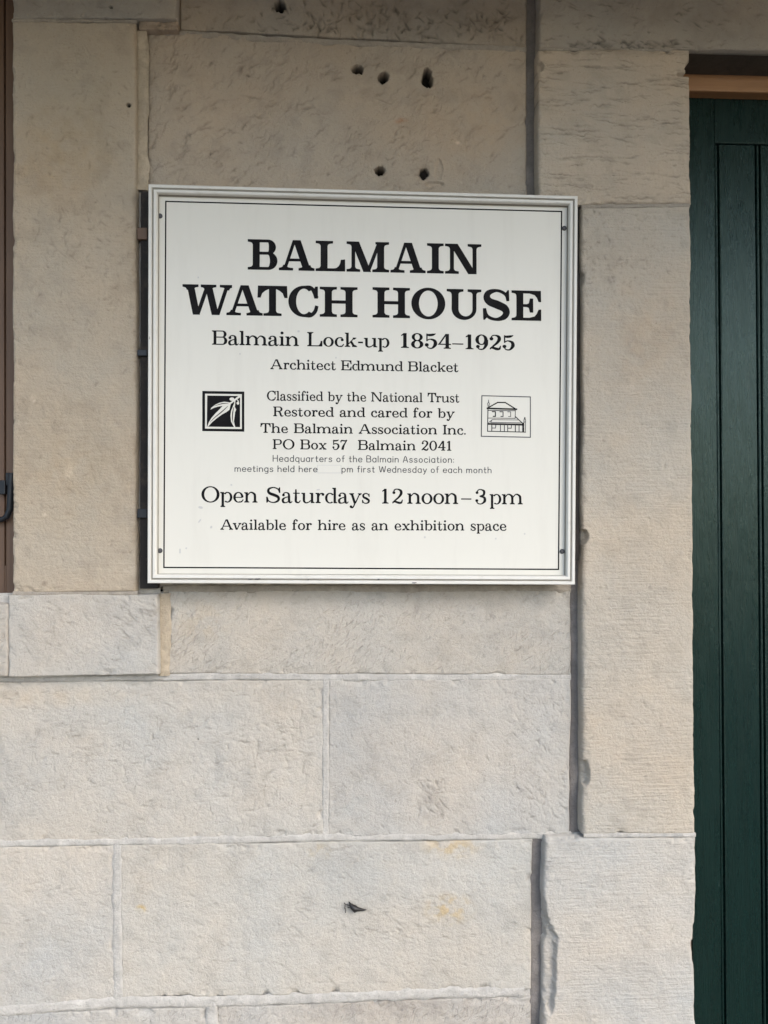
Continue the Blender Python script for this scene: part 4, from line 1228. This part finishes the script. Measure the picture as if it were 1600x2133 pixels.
# black rule round the text
bq = [P(345.5, 419.5, PY), P(1170, 440.5, PY), P(1163.5, 1186, PY), P(341.5, 1182, PY)]
bm_ = MB()
b0, b1 = [p + Vector((0, -0.00012, 0)) for p in inset(bq, -0.0013, PY)], [p + Vector((0, -0.00012, 0)) for p in inset(bq, 0.0013, PY)]
for i in range(4):
    bm_.face([b0[i], b0[(i + 1) % 4], b1[(i + 1) % 4], b1[i]])
bm_.build('border_line', INK, panel)
# wording
BOLD = Glyphs(.232, .098, .082, .165)
MID = Glyphs(.180, .076, .062, .105)
FIG = Glyphs(.20, .07, .06, .11)
TXT = Glyphs(.178, .094, .078, .105)
BIG = Glyphs(.165, .074, .060, .10)
set_line('BALMAIN', BOLD, (516, 561.5), (1003, 571.5), 63.2, PY, track=.045, parent=panel)
set_line('WATCH', BOLD, (380, 655), (745, 661), 63.0, PY, track=.045, parent=panel)
set_line('HOUSE', BOLD, (776, 661.3), (1127.5, 668.5), 63.0, PY, track=.045, parent=panel)
set_line('Balmain Lock-up', MID, (441.5, 718), (811.5, 724), 29.8, PY, track=.055, parent=panel, space=.42)
set_line('1854\u20131925', FIG, (833, 724.5), (1072, 729.5), 31, PY, track=.05, parent=panel)
set_line('Architect Edmund Blacket', TXT, (563, 769), (955, 775), 20.8, PY, track=.06, parent=panel)
set_line('Classified by the National Trust', TXT, (556, 834), (957, 838.5), 19.8, PY, track=.07, parent=panel, space=.42)
set_line('Restored and cared for by', TXT, (569, 867), (946, 870.5), 20.2, PY, track=.07, parent=panel, space=.42)
set_line('The Balmain Association Inc.', TXT, (542.5, 901.5), (970.5, 905.5), 20.2, PY, track=.07, parent=panel, space=.42)
set_line('PO Box 57  Balmain 2041', TXT, (568, 935.5), (942, 939), 20.6, PY, track=.07, parent=panel, space=.40)
set_line('Headquarters of the Balmain Association:', 'sans', (569, 961), (946, 963.5), 12.6, PY, mat=INKG, parent=panel)
set_line('meetings held here', 'sans', (489.5, 982), (661, 983), 12.4, PY, mat=INKG, parent=panel)
set_line('pm first Wednesday of each month', 'sans', (712.5, 983.2), (1024, 985.2), 12.4, PY, mat=INKG, parent=panel)
set_line('Open Saturdays', BIG, (419.5, 1046), (771, 1049), 32.5, PY, track=.055, parent=panel, space=.42)
set_line('12', BIG, (793, 1049), (840, 1049.3), 31, PY, track=.10, parent=panel)
set_line('noon', BIG, (849, 1049.5), (954.5, 1050), 33, PY, track=.04, parent=panel)
set_line('\u20133', BIG, (960, 1050), (1013.5, 1050.2), 31, PY, track=.20, parent=panel)
set_line('pm', BIG, (1020.5, 1050.4), (1089, 1050.7), 32, PY, track=.05, parent=panel)
set_line('Available for hire as an exhibition space', TXT, (459, 1103.5), (1055, 1105.5), 21.5, PY, track=.07, parent=panel, space=.46)
# blanked-out time on the small line
tp = MB()
for (x0, y0, x1, y1, mi) in ((661, 969, 711, 985.5, 0),):
    tp.face([P(x0, y1, PY) + Vector((0, -.00006, 0)), P(x1, y1, PY) + Vector((0, -.00006, 0)), P(x1, y0, PY) + Vector((0, -.00006, 0)), P(x0, y0, PY) + Vector((0, -.00006, 0))], 0)
for (x0, y0, x1, y1) in ((661, 984.6, 711, 985.6), (661, 969, 662, 985), (710, 969, 711, 985), (661, 968.6, 711, 969.4)):
    tp.face([P(x0, y1, PY) + Vector((0, -.00012, 0)), P(x1, y1, PY) + Vector((0, -.00012, 0)), P(x1, y0, PY) + Vector((0, -.00012, 0)), P(x0, y0, PY) + Vector((0, -.00012, 0))], 1)
tp.build('patch', [PANELW, SMUDGE], panel)
# leaf emblem: unit square (0..1, y up) over the black square
def quad_map(q):
    TL, TR, BR, BL = [P(a, b, PY) for a, b in q]
    return lambda u, v, lay: TL.lerp(TR, u).lerp(BL.lerp(BR, u), v) + Vector((0, -0.0001 * (1 + lay), 0))
em = quad_map([(421.5, 814.3), (509, 815.6), (509, 899.2), (421.3, 898)])
def ez_(x, y): return ((x - 165) / 1275.0, (y - 207) / 1225.0)   # enlargement grid -> unit square
lf = MB()
def shape(pts, lay, mi): lf.poly([em(*ez_(x, y), lay) for x, y in pts], mi)
shape([(165, 207), (1440, 207), (1440, 1432), (165, 1432)], 0, 0)
shape([(250, 290), (1365, 290), (1365, 1352), (250, 1352)], 1, 1)
shape([(315, 345), (1312, 345), (1312, 1295), (305, 1295)], 2, 0)
def blade(pts, wd, lay, mi):
    G = Glyphs(.1, .1, .1, .1); G.out = []
    G.curve(pts, wd, 8)
    for q in G.out: shape(q, lay, mi)
def spray(lay0):
    shape([(410, 775), (440, 715), (560, 620), (700, 555), (830, 528), (950, 540), (1040, 560), (1020, 640), (990, 770), (900, 840), (760, 920), (600, 1040), (470, 1150), (345, 1295), (318, 1290), (370, 1150), (450, 1020), (560, 890), (680, 770), (780, 655), (640, 680), (520, 720)], lay0, 1)
    blade([(1340, 320), (1190, 440), (1110, 505), (980, 600)], [70, 55, 42, 60], lay0 + 1, 1)
    blade([(1150, 470), (1150, 560), (1120, 680), (1060, 860), (1070, 1060), (1150, 1300)], [40, 30, 60, 40, 40, 40], lay0 + 2, 1)
    shape([(1130, 640), (1195, 760), (1160, 850), (1150, 950), (1125, 1120), (1165, 1300), (1125, 1290), (1040, 1130), (1020, 950), (1040, 800), (1090, 690)], lay0 + 3, 1)
    shape([(1065 + 75 * math.cos(a * .35), 445 + 52 * math.sin(a * .35)) for a in range(18)], lay0 + 1.5, 1)
    shape([(1245 + 40 * math.cos(a * .35), 565 + 48 * math.sin(a * .35)) for a in range(18)], lay0 + 1.5, 1)
    blade([(1215, 455), (1255, 500), (1250, 560)], [26, 30, 50], lay0 + 2.5, 1)
    blade([(540, 660), (700, 605), (820, 580), (960, 585)], [8, 22, 24, 8], lay0 + 4, 0)
    blade([(400, 1160), (560, 1000), (740, 850), (860, 740), (945, 655)], [8, 22, 28, 22, 8], lay0 + 4, 0)
    blade([(1125, 680), (1090, 850), (1080, 1020), (1105, 1190)], [14, 30, 28, 8], lay0 + 4, 0)
spray(3)
lf.build('leaf_emblem', [INK, PANELW], panel)
# house emblem
hm = MB()
hmap = quad_map([(1003.3, 824.3), (1105.5, 825.3), (1105.5, 910.3), (1002.7, 909)])
def hu(x, y): return ((x - 165) / 1257.0, (y - 172) / 1047.0)
def hl(pts, wd, mi=0, lay=0):
    G = Glyphs(.1, .1, .1, .1); G.out = []
    for a, b in zip(pts, pts[1:]):
        v = (Vector(b) - Vector(a)); L = v.length; v.normalize(); nr = Vector((-v.y, v.x)) * wd / 2
        A_, B_ = Vector(a) - v * wd * .4, Vector(b) + v * wd * .4
        G.out.append([tuple(A_ + nr), tuple(A_ - nr), tuple(B_ - nr), tuple(B_ + nr)])
    for i, q in enumerate(G.out):
        hm.poly([hmap(*hu(x, y), lay + .04 * i) for x, y in q], mi)
hl([(172, 172), (1415, 190), (1415, 1226), (165, 1216), (172, 172)], 26, 1)
hl([(330, 480), (580, 340), (770, 340), (1040, 505)], 30, 0, .3)
hl([(312, 494), (1062, 510)], 40, 0, .6)
hl([(330, 500), (322, 1085), (1290, 1095)], 22, 0, .9)
hl([(340, 545), (1020, 548)], 22, 1, 1.2)
hl([(1030, 520), (1025, 745), (335, 745)], 16, 0, 1.5)
hl([(1030, 700), (1225, 880)], 24, 0, 1.8)
for i, x in enumerate((440, 635, 830)):
    hl([(x, 578), (x + 80, 580), (x + 80, 700), (x + 25, 700)], (26, 24, 18)[i], 0 if i == 0 else 1, 2.1)
hl([(350, 860), (440, 785), (1090, 785)], 16, 1, 2.4)
hl([(430, 800), (400, 855), (1190, 860)], 18, 1, 2.7)
hl([(330, 895), (1210, 905)], 44, 0, 3.0)
hl([(1232, 870), (1230, 1085)], 48, 0, 3.3)
for i, x in enumerate((430, 650, 750, 835, 1030, 1125)):
    hl([(x, 915), (x, 1085)], 22, 0 if i in (0, 4) else 1, 3.6)
for x in (440, 840):
    hl([(x, 1000), (x + 85, 1000), (x + 92, 920)], 20, 1, 3.9)
hl([(1290, 800), (1290, 1090)], 14, 1, 4.2)
hl([(1250, 850), (1250, 790), (1270, 720), (1292, 790), (1290, 830), (1262, 840)], 16, 1, 4.5)
hl([(1272, 722), (1272, 760)], 26, 0, 4.8)
hl([(340, 280), (342, 330), (315, 380), (330, 415), (335, 460)], 14, 1, 5.1)
hl([(342, 330), (370, 380), (358, 415), (355, 460)], 14, 1, 5.4)
hm.build('house_emblem', [INK, INKG], panel)
# small scuffs on the face
for (x, y, rx, ry, an) in ((418, 1057, 5, 2.6, .2), (482, 1010, 2, 2, 0), (413, 578, 1.6, 2, 0), (416, 1085, 5, 1.6, 2.2), (375, 1148, 1.8, 6, 0), (622, 690, 2.6, 2.2, 0), (700, 745, 1.6, 2, 0),
                           (388, 1142, 2, 2, 0), (885, 1119, 2, 2.4, 0), (663, 1020, 4, 1.5, -.2), (1033, 1122, 1.5, 2, 0), (1093, 1112, 1.8, 1.8, 0), (440, 1098, 2.2, 3, .5), (500, 737, 1.4, 2.2, 0)):
    sm = MB()
    pts = []
    for k in range(12):
        a = k * math.pi / 6
        rr = 1 + .25 * math.sin(3.1 * k + x)
        dx, dy = rx * rr * math.cos(a), ry * rr * math.sin(a)
        pts.append(P(x + dx * math.cos(an) - dy * math.sin(an), y + dx * math.sin(an) + dy * math.cos(an), PY) + Vector((0, -0.00005, 0)))
    sm.poly(pts)
    sm.build('scuff', SMUDGE, panel)
for (x0, y0, x1, y1) in ((517, 1205.2, 527, 1206.6), (531, 1204.8, 543, 1206.8), (858, 1213.0, 868, 1214.6), (786, 1205.6, 791, 1207), (640, 1207, 644, 1208), (311, 700, 312.4, 706), (1201, 905, 1202.5, 913)):
    ch_ = MB()
    ch_.poly([P(x0, y1, SY) + Vector((0, -0.0001, 0)), P((x0 + x1) / 2, y1 + 0.8, SY) + Vector((0, -0.0001, 0)), P(x1, y1 - 0.4, SY) + Vector((0, -0.0001, 0)), P(x1 - 0.5, y0, SY) + Vector((0, -0.0001, 0)), P(x0 + 0.6, y0 + 0.3, SY) + Vector((0, -0.0001, 0))])
    ch_.build('paint_chip', SCREW, frame)
# four fixing screws
first = None
for (x, y) in ((333.5, 450), (1175.5, 475.5), (333.5, 1147), (1171, 1148.5)):
    c = P(x, y, PY)
    if first is None:
        sc = MB()
        sc.tube([c + Vector((0, 0.001, 0)), c + Vector((0, -0.0012, 0)), c + Vector((0, -0.0024, 0)), c + Vector((0, -0.0028, 0))], [0.0047, 0.0047, 0.0036, 0.0016], 14)
        first = sc.build('screw', SCREW, sign, smooth=False)
        c0 = c
    else:
        o2 = first.copy()
        COL.objects.link(o2)
        o2.parent = sign
        o2.matrix_parent_inverse = first.matrix_parent_inverse.copy()
        o2.location = c - c0
# dark steel carrier behind the board
cr = MB()
YB = SY + 0.043
def rail(x0t, x1t, x0b, x1b, yt, yb_, ya, yz):
    f4 = [P(x0b, yb_, ya), P(x1b, yb_, ya), P(x1t, yt, ya), P(x0t, yt, ya)]
    b4 = [Vector((p.x, yz, p.z)) for p in f4]
    cr.hexa([f4[0], f4[1], b4[1], b4[0], f4[3], f4[2], b4[2], b4[3]])
rail(293, 330, 291, 330, 398, 1226, YB, 0.0)
rail(1150, 1209, 1150, 1206, 414, 1168, YB, -0.003)  # its exposed dark edge stands in for a shadow gap
rail(331, 1149, 331, 1149, 420, 450, YB, -0.003)
rail(331, 1149, 331, 1149, 1150, 1180, YB, -0.003)
cr.build('carrier', STEEL, sign, bevel=0.0015)
for (y0, y1, m) in ((474, 498, BROWN), (728, 741, IRON), (1060, 1079, IRON)):
    k = MB()
    a, b = P(286, y1, YB - 0.006), P(306, y0, YB - 0.006)
    k.box(a.x, b.x, YB - 0.006, YB + 0.010, a.z, b.z)
    k.build('clip', m, sign, bevel=0.001)

# ------------------------------------------------------------------ the insect on the stone below
ins = empty('insect', P(742, 1890, -0.002))
ins['label'] = 'small black winged insect clinging to the pale stone block below the sign'
ins['category'] = 'insect'
ib = MB()
def ip_(x, y, dy=0.0): return P(680 + x * .075, 1850 + y * .075, -0.003 - dy)
# body and folded wings as one surface: rings along the length
sec = [(632, 385, 14, .001), (665, 440, 30, .002), (720, 520, 75, .0035), (790, 575, 90, .0045), (880, 590, 58, .004), (960, 600, 38, .003), (1030, 606, 32, .002), (1120, 604, 6, .0012)]
ib.tube([ip_(x, y, d_) for x, y, r_, d_ in sec], [max(r_ * .075 / F_PX * 1.47, .0004) for x, y, r_, d_ in sec], 10)
ib.build('body', INSECT, ins, smooth=True)
wg = MB()
wg.poly([ip_(660, 470, .0045), (ip_(760, 470, .005)), ip_(900, 540, .005), ip_(1050, 590, .004), ip_(1040, 625, .003), ip_(900, 640, .004), ip_(775, 690, .004), ip_(690, 590, .0045)])
wg.build('wing', INSECT, ins)
for pts in ([(650, 480), (590, 470), (530, 450), (495, 410)], [(530, 450), (515, 520), (510, 580)], [(650, 540), (610, 545), (590, 520)], [(515, 540), (540, 610), (530, 690)], [(650, 430), (630, 385), (618, 380)]):
    lg = MB()
    lg.tube([ip_(x, y, .002) for x, y in pts], [.0009 if pts[0][0] > 600 else .0007] * len(pts), 6)
    lg.build('leg', INSECT, ins, smooth=True)
